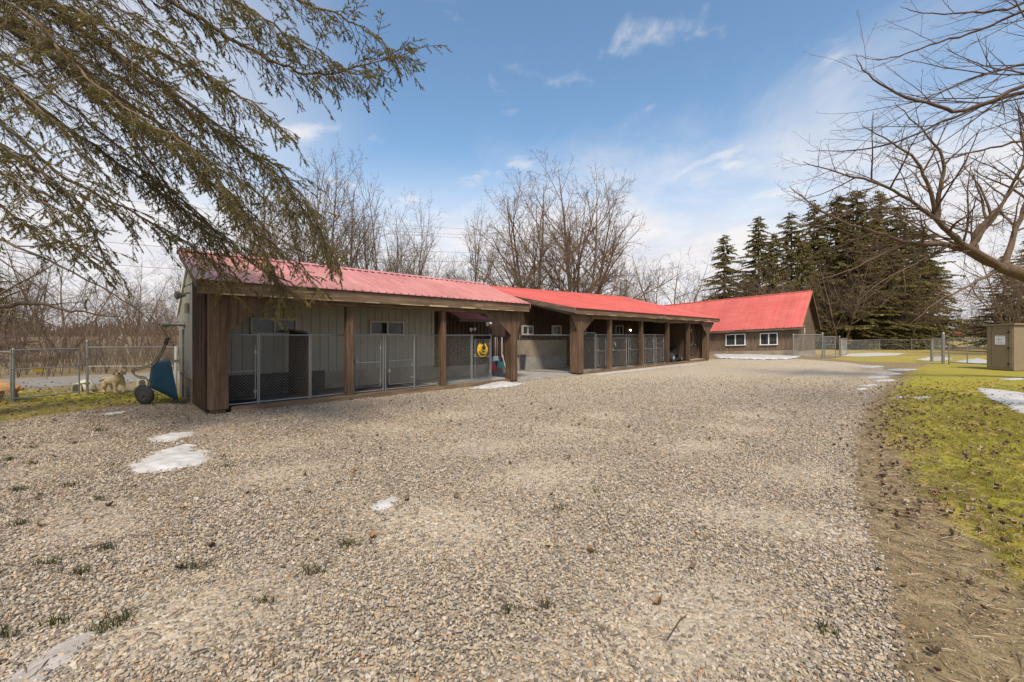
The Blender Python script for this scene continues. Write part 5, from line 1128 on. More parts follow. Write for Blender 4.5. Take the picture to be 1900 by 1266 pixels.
# bare limb low on the left, from a tree outside the frame
LB = thing('bare_tree', Vector((-13.2, 8.6, 0)), 'bare tree at the left edge with one low limb crossing above the steel gate', 'tree')
tk = MB(); tk.tube([(-13.2, 8.6, -.1), (-13.1, 8.6, 2), (-13.0, 8.6, 5), (-12.9, 8.7, 8)], [.22, .19, .14, .06], 8); obj('trunk', tk, MAT['bark'], LB, smooth=True)
limb(LB, [(-240, 600, 8.6), (-80, 580, 8.7), (0, 569, 8.8), (70, 564, 9), (120, 575, 9.2), (170, 582, 9.4), (230, 590, 9.6)], .075, .008, [(1.4, .2, .42, 52, .14, .16, 6), (2.4, .12, .5, 44, .08, .19, 4), (4, .1, .45, 42, .0, .2, 3)], 'bark', 61)
limb(LB, [(-240, 420, 8.6), (-60, 430, 9), (60, 470, 9.2), (160, 520, 9.4), (250, 570, 9.6), (310, 625, 9.9)], .05, .006, [(1.3, .2, .36, 52, .06, .16, 6), (2.4, .12, .5, 44, .04, .19, 4), (4, .1, .45, 42, .0, .2, 3)], 'bark', 62)
# ------------------------------------------------------------------ steel fences and gates
def fence_run(pts, posts, h, label, pitch=.09, wire=.0016, name='chain_link_fence', cat='fence', group='chain link fences', mid=None, pr=.024, low=.04, tops=None):
    """posts: list of (index along pts) all pts get a post; rails and mesh between"""
    t = thing(name, pts[0], label, cat, group)
    for k, p in enumerate(pts):
        if not posts[k]: continue
        hh = h + (.06 if tops is None else tops[k]); m = MB(); m.tube([p - ZV * .05, p + ZV * hh], pr * 1.25, 8); m.ball(p + ZV * hh, pr * 1.35, pr * 1.35, pr * .9, 8, 4); obj('post', m, MAT['steel'], t)
    for a, b in zip(pts, pts[1:]):
        m = MB(); m.tube([a + ZV * h, b + ZV * h], pr * .85, 7); obj('top_rail', m, MAT['steel'], t)
        if mid: m = MB(); m.tube([a + ZV * mid, b + ZV * mid], .007, 5); obj('tension_wire', m, MAT['white'], t)
        m = MB(); e = (b - a); m.chain(a + ZV * low, Vector((e.x, e.y, 0)), ZV, e.length, h - low, pitch, wire); obj('wire_mesh', m, MAT['wire'], t)
    return t
GF = 'chain link fences'
a = Vector((-11.45, 11.35, 0)); b = Vector((-9.02, 11.5, 0))
fence_run([a, b], [True, False], 1.27, 'chain link fence between the tall steel post and the grey metal end wall', pitch=.055, wire=.0011, mid=.76, tops=[.17, 0], pr=.022)
g0 = G(20, 748); g1 = G(147, 734); ex = (g1 - g0)
mesh_panel(g0, ex, ex.length, 1.24, 'steel yard gate at the left edge with a yellow tag on its mid wire', GF, None, .78, .055, .0012, .018, 'yard_gate', 'gate', lift=.09)
gt = bpy.data.objects['yard_gate']; p = MB(); q0 = g0 + ex.normalized() * .42; p.obox(q0 + Vector((0, -.04, .70)), ex.normalized() * .17, (0, .012, 0), (0, 0, .075)); obj('yellow_tag', p, MAT['yellow'], gt)
for zz in (.3, 1.0): p = MB(); p.tube([g1 + ZV * zz, a + ZV * zz], .018, 6); p.lathe(a + ZV * zz, ZV, [(-.03, .05), (.03, .05)], 10); obj('hinge', p, MAT['steel'], gt)
p2 = g0 + Vector((-.12, .15, 0)); fence_run([Vector((-16.5, 11.1, 0)), p2], [True, True], 1.2, 'bit of fence with grey end post at the far left edge beyond the gate', pitch=.07, wire=.0013)
# right side: beside the barn
q0, q1 = Vector((20.05, 30.0, 0)), Vector((21.4, 29.0, 0)); fence_run([q0, q1], [True, True], 1.62, 'short chain link fence between the barn corner and a tall steel post', tops=[.03, .12], pr=.04, wire=.003, pitch=.1)
q2 = q1 + Vector((.18, .05, 0)); q3 = Vector((22.75, 29.6, 0)); mesh_panel(q2, q3 - q2, (q3 - q2).length, 1.5, 'open walk-through gate hanging on the tall steel post by the barn', GF, None, .95, .1, .0022, .026, 'yard_gate', 'gate', lift=.08)
q4, q5 = Vector((25.0, 32.0, 0)), Vector((26.4, 33.2, 0)); mesh_panel(q4, q5 - q4, (q5 - q4).length, 1.33, 'second open gate leaf standing behind the walk-through gate', GF, None, None, .1, .0022, .026, 'yard_gate', 'gate', lift=.08)
fence_run([Vector((22.0, 38.0, 0)), Vector((24.9, 32.0, 0))], [False, True], 1.45, 'fence running back from the second gate leaf behind the barn', wire=.003, pitch=.12, pr=.035)
fp = [Vector((27.0, 34.5, 0)), at(1632, 43.5), at(1691, 44.8), at(1742, 46), at(1900, 48)]
fence_run([Vector((f.x, f.y, gz(f.x, f.y))) for f in fp], [True] * 5, 1.13, 'long low chain link fence across the far lawn below the conifers', pitch=.14, wire=.0014, pr=.035)
g = G(1750, 676); g_ = G(1742, 671.5); t0 = fence_run([g_ + Vector((-.02, .4, 0)), g], [True, True], 1.4, 'pair of stout steel posts at the gate left of the tan plywood box', tops=[-.02, .30], pr=.055, name='gate_posts', cat='post')
ge = Vector((24.0, 21.3, 0)); mesh_panel(g + Vector((.16, -.15, 0)), ge - g, (ge - g).length - .1, 1.42, 'wide mesh field gate between the stout posts and the tan plywood box', GF, None, None, .075, .0022, .03, 'field_gate', 'gate', lift=.12)
gt = [o for o in bpy.data.objects if o.name.startswith('field_gate')][0]; p = MB(); mp = g.lerp(ge, .58); p.tube([mp + ZV * .12, mp + ZV * 1.42], .026, 7); obj('centre_bar', p, MAT['steel'], gt)
# ------------------------------------------------------------------ tan plywood box at the right
c0 = Vector((22.2, 18.62, 0)); d1 = Vector((-.10, .995, 0)).normalized(); d2 = Vector((d1.y, -d1.x, 0)); wf, ws, hb = .98, 1.5, 2.05
UB = thing('plywood_outhouse', c0 + d1 * .5 + d2 * .75, 'tall tan plywood box with a narrow hinged door and a white notice', 'outhouse')
p = MB(); p.obox(c0 + ZV * .02, d1 * wf, d2 * ws, ZV * (hb - .02)); obj('body', p, MAT['tan_box'], UB)
p = MB(); p.prism([c0 - d1 * .08 - d2 * .08 + ZV * (hb + .005), c0 + d1 * (wf + .12) - d2 * .08 + ZV * (hb - .03), c0 + d1 * (wf + .12) + d2 * (ws + .1) + ZV * (hb - .03), c0 - d1 * .08 + d2 * (ws + .1) + ZV * (hb + .005)], ZV * .07); obj('roof', p, MAT['tan_box'], UB)
for q, w, z, hh in ((.03, .13, .12, hb - .16), (wf - .16, .13, .12, hb - .16)): p = MB(); p.obox(c0 + d1 * q - d2 * .022 + ZV * z, d1 * w, d2 * .02, ZV * hh); obj('corner_trim', p, MAT['tan_box'], UB)
p = MB(); p.obox(c0 + d1 * .17 - d2 * .022 + ZV * 1.90, d1 * (wf - .34), d2 * .02, ZV * .1); obj('head_trim', p, MAT['tan_box'], UB); p = MB(); p.obox(c0 + d1 * .17 - d2 * .03 + ZV * .05, d1 * (wf - .34), d2 * .028, ZV * .07); obj('sill', p, MAT['tan_box'], UB)
dr = MB(); dr.obox(c0 + d1 * .18 - d2 * .016 + ZV * .14, d1 * (wf - .37), d2 * .014, ZV * 1.74); dr = obj('door', dr, MAT['tan_box'], UB)
for zz in (.28, .98, 1.68): p = MB(); p.obox(c0 + d1 * .13 - d2 * .04 + ZV * zz, d1 * .075, d2 * .016, ZV * .075); p.tube([c0 + d1 * .172 - d2 * .042 + ZV * (zz - .02), c0 + d1 * .172 - d2 * .042 + ZV * (zz + .1)], .012, 6); obj('hinge', p, MAT['black'], dr)
p = MB(); p.ball(c0 + d1 * (wf - .165) - d2 * .05 + ZV * .95, .03, .03, .03); obj('knob', p, MAT['tan_tube'], dr)
sg = MB(); sx, sz, sw, sh = .29, 1.17, .37, .40; sg.obox(c0 + d1 * sx - d2 * .022 + ZV * sz, d1 * sw, d2 * .004, ZV * sh); sg = obj('notice', sg, MAT['paper'], dr)
pr_ = MB(); S = lambda x, z, w, h: pr_.obox(c0 + d1 * (sx + sw - x - w) - d2 * .0245 + ZV * (sz + z), d1 * w, d2 * .0015, ZV * h)
for z, w0_, h0 in ((.345, .25, .022), (.085, .29, .018), (.055, .27, .018)):
    x = (sw - w0_) / 2; r = random.Random(int(z * 1000))
    while x < (sw + w0_) / 2: w = r.uniform(.012, .03); S(x, z, w, h0); x += w + .008
for k in range(16):
    an = 6.28 * k / 16; S(sw / 2 + .105 * math.cos(an) - .006, .215 + .085 * math.sin(an), .014, .012)
obj('print', pr_, MAT['blue_print'], sg)
pr_ = MB(); S(sw / 2 - .065, .205, .04, .035); S(sw / 2 - .02, .195, .038, .022); S(sw / 2 + .03, .21, .03, .03); S(sw / 2 - .055, .245, .02, .012); obj('dark_mark', pr_, MAT['black'], sg)
# ------------------------------------------------------------------ parked truck far across the field
tp = at(1752, 104); TK = thing('pickup_truck', tp, 'grey pickup truck with red bed parked far off across the field', 'truck')
def tb(name, x0, x1, y0, y1, z0, z1, mat, sl=0, par=TK):
    p = MB(); o = tp; p.prism([o + Vector((x0, y0, z0)), o + Vector((x1, y0, z0)), o + Vector((x1 - sl, y0 + .05, z1)), o + Vector((x0 + sl, y0 + .05, z1))], (0, y1 - y0 - .1, 0)); return obj(name, p, MAT[mat], par)
tb('chassis', -1.9, 3.0, -.9, .9, .4, .72, 'black'); tb('body', -2.0, 1.0, -.95, .95, .72, 1.15, 'grey_paint', .05); cb = tb('cab', -1.2, .95, -.9, .9, 1.15, 1.85, 'grey_paint', .3); tb('side_window', -.8, .6, -.93, -.87, 1.22, 1.72, 'glass', .15, cb); tb('bed', 1.02, 3.2, -.95, .95, .72, 1.42, 'truck_red'); tb('bumper', -2.1, -1.9, -.9, .9, .5, .7, 'steel')
for x in (-1.2, 2.1):
    for y in (-.9, .9): p = MB(); p.lathe(tp + Vector((x, y - .1, .38)), (0, 1, 0), [(0, .3), (.02, .38), (.2, .38), (.22, .3)], 14); w = obj('wheel', p, MAT['rubber'], TK); p = MB(); p.lathe(tp + Vector((x, y - .115, .38)), (0, 1, 0), [(0, .1), (.013, .2)], 10); obj('rim', p, MAT['steel'], w)
# ------------------------------------------------------------------ mower in the second shed
mp = G(1258, 673); mp.z = .036; MW = thing('ride_on_mower', mp, 'black ride-on mower parked in the open bay of the second shed', 'mower')
def mo(x, y, z): return mp + UV * x + VV * (y + .5) + ZV * z
p = MB(); p.prism([mo(-.15, -.3, .35), mo(.75, -.3, .35), mo(.72, -.3, .72), mo(.1, -.3, .78), mo(-.15, -.3, .6)], VV * .6); obj('hood', p, MAT['black'], MW)
p = MB(); p.prism([mo(-.95, -.38, .28), mo(-.1, -.38, .28), mo(-.1, -.38, .42), mo(-.95, -.38, .5)], VV * .76); obj('chassis', p, MAT['black'], MW); p = MB(); p.prism([mo(-.75, -.25, .5), mo(-.3, -.25, .5), mo(-.3, -.25, .6), mo(-.7, -.25, .62), mo(-.82, -.25, 1.0), mo(-.9, -.25, .98)], VV * .5); obj('seat', p, MAT['black'], MW)
p = MB(); p.tube([mo(.05, 0, .75), mo(-.12, 0, 1.0)], .02, 6); p.tube([mo(-.12, 0, 1.0) + (UV * .1 + ZV * .06) * math.cos(a) + VV * .17 * math.sin(a) for a in [6.28 * k / 14 for k in range(14)]], .014, 5, closed=True); obj('steering_wheel', p, MAT['black'], MW)
for x, y, rr in ((-.65, -.46, .27), (-.65, .46, .27), (.52, -.42, .19), (.52, .42, .19)):
    p = MB(); p.lathe(mo(x, y - .09, rr), VV, [(0, rr * .8), (.03, rr), (.15, rr), (.18, rr * .8)], 16); w = obj('wheel', p, MAT['rubber'], MW); p = MB(); p.lathe(mo(x, y - .095, rr), VV, [(0, rr * .3), (.01, rr * .5)], 12); obj('rim', p, MAT['grey_paint'], w)
p = MB(); p.prism([mo(-.25, -.55, .12), mo(.35, -.55, .12), mo(.3, -.55, .26), mo(-.2, -.55, .26)], VV * 1.1); obj('cutter_deck', p, MAT['black'], MW)
for y in (-.12, .12): p = MB(); p.ball(mo(.745, y, .6), .03, .05, .04); obj('headlight', p, MAT['white'], MW)
# ------------------------------------------------------------------ upended wheelbarrow
wb = Vector((-8.0, 9.62, 0)); WBN = thing('wheelbarrow', wb, 'wheelbarrow with a blue plastic tub stood on end against the shed wall', 'wheelbarrow')
def wp(px, py, dy=0.0): v = P(px, py, 9.62); return Vector((v.x * (9.62 + dy) / 9.62 - .10 * dy, v.y + dy, max(v.z, .01)))
# tub: shallow closed end toward the wheel, wide open rim facing the wall
bot = [(286, 684), (281, 700), (279, 722), (288, 727)]; tub = MB()
base_ = [wp(285, 678, .14), wp(285, 678, .52), wp(279.5, 719, .56), wp(279.5, 719, .10)]; rim = [wp(316, 668, -.02), wp(316, 668, .68), wp(331.5, 745, .72), wp(331.5, 745, -.06)]
mid1 = [base_[k].lerp(rim[k], .06) + (base_[k] - (base_[0] + base_[2]) / 2).normalized() * .035 for k in range(4)]
ring = [base_, mid1, rim]; i0 = len(tub.v)
def rounded(q, fr, n=4):
    out = []
    for k in range(4):
        a, b, c = q[k - 1], q[k], q[(k + 1) % 4]; p0, p1 = b.lerp(a, fr), b.lerp(c, fr)
        for j in range(n + 1): t = j / n; out.append(p0 * (1 - t) ** 2 + b * 2 * t * (1 - t) + p1 * t * t)
    return out
rings = [rounded(base_, .16), rounded(mid1, .14), rounded([mid1[k].lerp(rim[k], .55) for k in range(4)], .2), rounded(rim, .16)]
lipc = sum((Vector(x) for x in rings[3]), Vector()) / len(rings[3]); rings.append([x + (x - lipc).normalized() * .03 for x in rings[3]]); inn = [x + (lipc - x) * .03 for x in rings[2]]; rings.append([x.lerp(lipc, .02) - (base_[0] - rim[0]).normalized() * .005 for x in rings[3]]); rings.append(inn); rings.append([x.lerp(sum((Vector(y) for y in rings[1]), Vector()) / len(rings[1]), .06) for x in rings[1]])
nn = len(rings[0])
for rg in rings: tub.v += [tuple(x) for x in rg]
for k in range(len(rings) - 1):
    for q in range(nn): w = (q + 1) % nn; tub.f.append((k * nn + q, k * nn + w, (k + 1) * nn + w, (k + 1) * nn + q))
tub.f.append(tuple(range(nn - 1, -1, -1))); tub.f.append(tuple(range((len(rings) - 1) * nn, len(rings) * nn)))
obj('tub', tub, MAT['blue'], WBN, smooth=False)
for dy in (.12, .54):
    p = MB(); p.tube(densify([wp(313, 628, dy), wp(308, 643, dy), wp(296, 666, dy), wp(284, 680, dy), wp(268, 684, dy), wp(254, 687, dy), wp(249, 692, dy), wp(252, 698, dy), wp(262, 703, dy), wp(272, 704, dy), wp(278, 710, dy), wp(279, 718, dy), wp(274, 727, dy * .6 + .13)], random.Random(1), 0, 3), .017, 7); obj('handle', p, MAT['tan_tube'], WBN, smooth=True)
    p = MB(); p.tube([wp(313.5, 627, dy), wp(309.5, 640, dy)], .024, 8); obj('grip', p, MAT['black'], WBN)
p = MB(); p.tube([wp(268, 740, .02), wp(268, 740, .64)], .014, 6); obj('axle', p, MAT['steel'], WBN)
for dy in (.10, .56):
    c = wp(266, 740, dy - .05); c.z = .203; p = MB(); p.lathe(c, (0, 1, 0), [(0, .13), (.012, .175), (.03, .2), (.07, .2), (.088, .175), (.10, .13)], 22); w = obj('wheel', p, MAT['rubber'], WBN); p = MB(); p.lathe(c - Vector((0, .012, 0)), (0, 1, 0), [(-.02, .03), (0, .035), (.006, .06), (.013, .125)], 16); obj('rim', p, MAT['pen_dark'], w)
# ------------------------------------------------------------------ doghouses, stake, dogs
ig = G(158, 724.5); t = thing('igloo_doghouse', ig, 'cream dome-shaped doghouse with a dark arched opening beyond the gate post', 'doghouse'); k = .21
p = MB(); p.lathe(ig, ZV, [(0, .235), (.05, .24), (.14, .22), (.22, .175), (.28, .11), (.31, .04), (.315, .01)], 16); obj('dome', p, MAT['cream'], t, smooth=True)
d = Vector((.12, -1, 0)).normalized(); s = Vector((-d.y, d.x, 0)); arch = [s * -.10, s * -.10 + ZV * .11] + [s * (-.10 * math.cos(a)) + ZV * (.11 + .09 * math.sin(a)) for a in [math.pi * q / 6 for q in range(1, 6)]] + [s * .10 + ZV * .11, s * .10]
p = MB(); p.prism([ig + d * .12 + x for x in arch], d * .16); obj('doorway', p, MAT['pen_dark'], t); p = MB(); p.tube([ig + d * .275 + x * 1.12 for x in arch], .016, 5); obj('rim', p, MAT['cream'], t)
kn = G(264, 721); t = thing('pet_crate', kn, 'pale pet crate with a dark barred door, partly behind the upended wheelbarrow', 'crate')
p = MB(); p.prism([kn + Vector(x) for x in ((-.17, 0, .03), (.17, 0, .03), (.19, 0, .14), (.15, 0, .25), (.07, 0, .30), (-.07, 0, .30), (-.15, 0, .25), (-.19, 0, .14))], (0, .42, 0)); obj('shell', p, MAT['cream'], t)
p = MB(); p.prism([kn + Vector(x) for x in ((-.10, -.006, .05), (.10, -.006, .05), (.10, -.006, .20), (.05, -.006, .255), (-.05, -.006, .255), (-.10, -.006, .20))], (0, .004, 0)); dd = obj('doorway', p, MAT['pen_dark'], t); p = MB()
for q in range(5): p.tube([kn + Vector((-.08 + q * .04, -.012, .05)), kn + Vector((-.08 + q * .04, -.012, .22))], .004, 4)
for q in range(4): p.tube([kn + Vector((-.09, -.012, .08 + q * .04)), kn + Vector((.09, -.012, .08 + q * .04))], .004, 4)
obj('bars', p, MAT['steel'], dd)
sk = G(194, 728); t = thing('marker_stake', sk, 'short black and yellow stake standing beside the cream dog', 'stake'); p = MB(); p.tube([sk, sk + ZV * .24], .022, 8); obj('shaft', p, MAT['black'], t); p = MB(); p.lathe(sk + ZV * .08, ZV, [(0, .026), (.04, .026)], 8); obj('band', p, MAT['yellow'], t)
bs = G(176, 727); t = thing('feed_pan', bs, 'small black object lying in the leaves beside the dome doghouse', 'pan'); p = MB(); p.lathe(bs, ZV, [(0, .05), (.04, .07), (.05, .075), (.052, .06), (.03, .05)], 10); obj('bowl', p, MAT['black'], t)
BODIES = []
def skin_body(name, chains, mat, parent, seed, fur_amp=.012):
    """one continuous animal body: joints with radii joined by edges, skinned, smoothed and roughened"""
    verts, edges, rad, idx = [], [], [], {}
    for ch in chains:
        prev = None
        for key, p, rr in ch:
            if key not in idx: idx[key] = len(verts); verts.append(tuple(Vector(p))); rad.append(rr)
            if prev is not None: edges.append((idx[prev], idx[key]))
            prev = key
    me = bpy.data.meshes.new(name); me.from_pydata(verts, edges, []); me.materials.append(mat); o = bpy.data.objects.new(name, me); COL.objects.link(o); o.parent = parent
    sk = o.modifiers.new('skin', 'SKIN'); sk.use_smooth_shade = True
    for k, v in enumerate(me.skin_vertices[0].data): v.radius = (rad[k], rad[k]); v.use_root = (k == 0)
    sb = o.modifiers.new('smooth', 'SUBSURF'); sb.levels = 3; sb.render_levels = 3
    tx = bpy.data.textures.new(name + '_coat', 'CLOUDS'); tx.noise_scale = .035; dm = o.modifiers.new('coat', 'DISPLACE'); dm.texture = tx; dm.strength = fur_amp * 2; dm.mid_level = .5
    BODIES.append(o); return o
def head_bits(t, hc, fwd, sc, mat):
    fwd = fwd.normalized(); sd = fwd.cross(ZV).normalized()
    p = MB(); c = hc + fwd * .155 * sc + ZV * .0 * sc; p.ball(c, .028 * sc, .028 * sc, .024 * sc); obj('nose', p, MAT['black'], t)
    for s in (-1, 1):
        p = MB(); p.ball(hc + fwd * .078 * sc + sd * s * .040 * sc + ZV * .036 * sc, .017 * sc, .017 * sc, .017 * sc); obj('eye', p, MAT['black'], t)
        p = MB(); b = hc + sd * s * .055 * sc + ZV * .045 * sc - fwd * .02; pts = [b, b + sd * s * .03 * sc - ZV * .015 * sc, b + sd * s * .045 * sc - ZV * .06 * sc, b + sd * s * .045 * sc - ZV * .10 * sc]; p.tube(pts, [.018 * sc, .028 * sc, .030 * sc, .012 * sc], 8); obj('ear', p, mat, t, smooth=True)
def dog_stand():
    o = G(219, 729.5); t = thing('dog', o, 'fluffy cream dog standing behind the fence and facing the camera', 'dog'); f = Vector((.66, -.75, 0)).normalized(); s = Vector((-f.y, f.x, 0)); hip = -f * .26 - s * .20
    L = lambda a, b, z: Vector((0, 0, 0)) + f * a + s * b + ZV * z
    B = lambda p: p
    ch = L(.05, .03, .37); hp = hip + ZV * .35
    chains = [[('chest', ch, .125), ('mid', ch.lerp(hp, .5), .115), ('hip', hp, .115), ('rump', hp - f * .07 + ZV * .01, .07), ('tail1', hp - f * .14 - s * .05 + ZV * .05, .04), ('tail2', hp - f * .20 - s * .14 + ZV * .02, .05), ('tail3', hp - f * .22 - s * .2 - ZV * .06, .02)],
              [('chest', ch, .125), ('neck', L(.13, .03, .46), .085), ('head', L(.17, .03, .57), .098), ('muzzle', L(.26, .03, .545), .052), ('tip', L(.31, .03, .54), .040)]]
    for sg in (-1, 1):
        q = L(.09, .03 + sg * .075, .30); chains.append([('chest', ch, .125), ('sh%d' % sg, q, .062), ('el%d' % sg, L(.07, .03 + sg * .085, .20), .048), ('wr%d' % sg, L(.10, .03 + sg * .085, .09), .038), ('pa%d' % sg, L(.11, .03 + sg * .085, .03), .038), ('to%d' % sg, L(.15, .03 + sg * .085, .025), .028)])
        h = hip + s * sg * .08; chains.append([('hip', hp, .115), ('th%d' % sg, h + ZV * .26 + f * .04, .078), ('kn%d' % sg, h + ZV * .18 + f * .09, .052), ('ho%d' % sg, h + ZV * .12 - f * .03, .036), ('sn%d' % sg, h + ZV * .04 - f * .01, .034), ('tp%d' % sg, h + ZV * .025 + f * .05, .028)])
    skin_body('body', chains, MAT['fur_cream'], t, 1, .010); head_bits(t, o + L(.17, .03, .57), f, 1.15, MAT['fur_gold'])
def dog_walk():
    o = G(8, 748); o.y += .35; o.x -= .25; t = thing('dog', o, 'golden dog walking out of frame at the left edge behind the gate', 'dog'); f = Vector((-1, .10, 0)).normalized(); s = Vector((-f.y, f.x, 0)); L = lambda a, b, z: (f * a + s * b + ZV * z) * .84
    chains = [[('hip', L(-.08, 0, .40), .115), ('mid', L(.18, 0, .40), .12), ('chest', L(.42, 0, .41), .13), ('neck', L(.56, 0, .50), .085), ('head', L(.68, 0, .58), .085), ('muz', L(.78, 0, .55), .045), ('tip', L(.83, 0, .545), .034)],
              [('hip', L(-.08, 0, .40), .115), ('rump', L(-.18, 0, .40), .07), ('t1', L(-.27, .01, .37), .045), ('t2', L(-.36, .02, .35), .055), ('t3', L(-.45, .03, .37), .03)]]
    for sg, a in ((-1, .06), (1, -.08)):
        chains.append([('chest', L(.42, 0, .41), .13), ('sh%d' % sg, L(.43, sg * .08, .31), .06), ('el%d' % sg, L(.40, sg * .08, .21), .045), ('wr%d' % sg, L(.42 + a, sg * .08, .10), .034), ('pa%d' % sg, L(.42 + a * 1.2, sg * .08, .03), .034), ('to%d' % sg, L(.46 + a * 1.2, sg * .08, .025), .026)])
        chains.append([('hip', L(-.08, 0, .40), .115), ('th%d' % sg, L(-.06, sg * .07, .30), .08), ('kn%d' % sg, L(.0 + a * .5, sg * .08, .21), .055), ('ho%d' % sg, L(-.12 + a, sg * .08, .13), .036), ('sn%d' % sg, L(-.10 + a, sg * .08, .045), .033), ('tp%d' % sg, L(-.05 + a, sg * .08, .025), .027)])
    skin_body('body', chains, MAT['fur_gold'], t, 2, .012); head_bits(t, o + L(.68, 0, .58), f, .9, MAT['fur_gold'])
    p = MB(); c = o + L(.52, 0, .47); ax = (f + ZV * .8).normalized(); p.lathe(c, ax, [(-.02, .105), (.02, .10)], 14); obj('collar', p, MAT['yellow'], t)
dog_stand(); dog_walk()
dg = bpy.context.evaluated_depsgraph_get()
for o in BODIES:                    # keep the finished bodies as plain meshes
    nm = bpy.data.meshes.new_from_object(o.evaluated_get(dg)); o.modifiers.clear(); o.data = nm
# ------------------------------------------------------------------ snow and ice patches
def patch(name, pxs, label, mat='snow', h=.05, seed=1, cat='snow patch', group='patches of old snow', rag=.10, kind=None, dens=3):
    """thin melting sheet: a height field inside an outline, torn where its noise dips under the ground"""
    g0 = np.random.RandomState(seed); pg = [tuple(G(x, y)[:2]) for x, y in pxs]; a = np.array(pg); lo, hi = a.min(0) - .25, a.max(0) + .25; ex = hi - lo
    st = max(.012, math.sqrt(ex[0] * ex[1] / 9000)); xs, ys = np.arange(lo[0], hi[0], st), np.arange(lo[1], hi[1], st); X, Y = np.meshgrid(xs, ys); sd = sdist(pg, X, Y)
    w = min(.22, max(.03, float(sd.max()) * .8)); nz = np.zeros(X.shape)
    for fr, am in ((2.5, .9), (6, .7), (13, .55), (27, .4), (50, .25)):
        p = g0.rand(6) * 6.28; am = am if fr * st < .8 else 0; th = g0.rand() * 3.14; U, V_ = X * math.cos(th) + Y * math.sin(th), -X * math.sin(th) + Y * math.cos(th); nz += am * np.sin(U * fr + p[0] + 1.3 * np.sin(V_ * fr * .7 + p[1])) * np.sin(V_ * fr * 1.1 + p[2] + 1.1 * np.sin(U * fr * .8 + p[3]))
    Z = h * (np.clip((sd + w * .08) / w, -1, 1) + rag * 4.2 * nz * .45 * np.clip(1.25 - sd / (w * 2.2), .12, 1)); k = min(1.0, .014 / h + .35); Z = np.where(Z > 0, Z * k + (1 - k) * h * np.tanh(Z / h), Z); ok = (Z > -.004) & (sd > -w * .5)
    idx = -np.ones(X.shape, int); mb = MB(); keep = ok.copy()
    cell = ok[:-1, :-1] & ok[1:, :-1] & ok[:-1, 1:] & ok[1:, 1:]
    use = np.zeros(X.shape, bool); use[:-1, :-1] |= cell; use[1:, :-1] |= cell; use[:-1, 1:] |= cell; use[1:, 1:] |= cell
    if not use.any(): return None
    idx[use] = np.arange(use.sum()); gzv = .9 * sstep(50, 120, Y); mb.v = [tuple(q) for q in np.stack([X[use], Y[use], (Z + gzv)[use] + .004], 1).tolist()]
    j, i = np.nonzero(cell); mb.f = [tuple(q) for q in np.stack([idx[j, i], idx[j, i + 1], idx[j + 1, i + 1], idx[j + 1, i]], 1).tolist()]
    return obj(name, mb, MAT[mat], label=label, cat=cat, group=group, smooth=True)
SN = 'snow_patch'
patch(SN, [(240, 866), (262, 848), (296, 838), (345, 823), (372, 838), (377, 852), (350, 868), (300, 880), (262, 880)], 'largest snow patch on the gravel, in front of the left end of the near shed', h=.035, seed=1, rag=.2)
patch(SN, [(278, 812), (320, 803), (362, 801), (350, 808), (325, 818), (300, 822)], 'thin snow patch just behind the largest one on the gravel', h=.022, seed=2, rag=.16)
patch(SN, [(690, 944), (706, 930), (728, 921), (734, 930), (716, 946), (700, 949)], 'tiny snow patch alone in the middle of the gravel', h=.015, seed=3, rag=.25, dens=12)
patch(SN, [(872, 722), (905, 713), (930, 708), (955, 712), (975, 712), (950, 717), (915, 721)], 'small snow heap at the foot of the right cased post of the near shed', h=.07, seed=4, rag=.12)
patch(SN, [(1085, 696), (1130, 691), (1200, 684), (1270, 677.5), (1312, 675), (1300, 677), (1240, 682.5), (1170, 690), (1120, 696)], 'long thin strip of snow lying along the front of the second shed', h=.03, seed=5, rag=.12)
patch(SN, [(1322, 659.5), (1400, 660), (1470, 659), (1487, 663), (1470, 667), (1400, 667.5), (1330, 665.5)], 'long white snow bank along the foot of the barn wall', h=.13, seed=6, rag=.04)
patch(SN, [(1575, 657), (1620, 655), (1680, 656.5), (1665, 659.5), (1600, 662), (1560, 661), (1540, 660)], 'snow patch on the far lawn behind the open gates', h=.03, seed=7, rag=.10)
patch(SN, [(1700, 668), (1722, 663), (1745, 662), (1770, 667), (1740, 670)], 'snow patch on the far lawn beside the stout gate posts', h=.03, seed=8, rag=.12)
patch(SN, [(1765, 673), (1790, 668), (1815, 665), (1836, 670), (1834, 674), (1800, 674.5)], 'snow patch behind the wide mesh field gate', h=.03, seed=9, rag=.12)
patch(SN, [(1812, 720), (1850, 724), (1900, 730), (1960, 740), (1960, 775), (1895, 768), (1862, 752), (1835, 738)], 'broad snow patch on the right lawn at the edge of the frame', h=.04, seed=10, rag=.09)
for k, (x, y, w, lab) in enumerate(((1625, 700, 26, 'wide scrap of snow in the middle of the drive edge cluster'), (1640, 706, 20, 'scrap of snow on the right of the drive edge cluster'), (1612, 715, 16, 'scrap of snow at the lower left of the drive edge cluster'), (1650, 694, 22, 'scrap of snow at the upper right of the drive edge cluster'), (1674, 686, 26, 'long flat snow streak on the brown ground before the far lawn'),
    (1598, 722, 12, 'small snow scrap on the gravel, nearest of the drive edge cluster'), (1618, 680.5, 20, 'snow streak on the brown ground farthest from the camera'), (1668, 737, 14, 'left one of two snow scraps on the near corner of the right lawn'), (1712, 738, 18, 'right one of two snow scraps on the near corner of the right lawn'), (1880, 703, 22, 'snow streak in the grass in front of the tan plywood box'))):
    patch(SN, [(x - w, y + 1), (x - w * .3, y - 1.6), (x + w * .7, y - 1.2), (x + w, y + .6), (x + w * .2, y + 2), (x - w * .5, y + 2.2)], lab, h=.016, seed=20 + k, rag=.25, group='scraps of melting snow along the right side', dens=6)
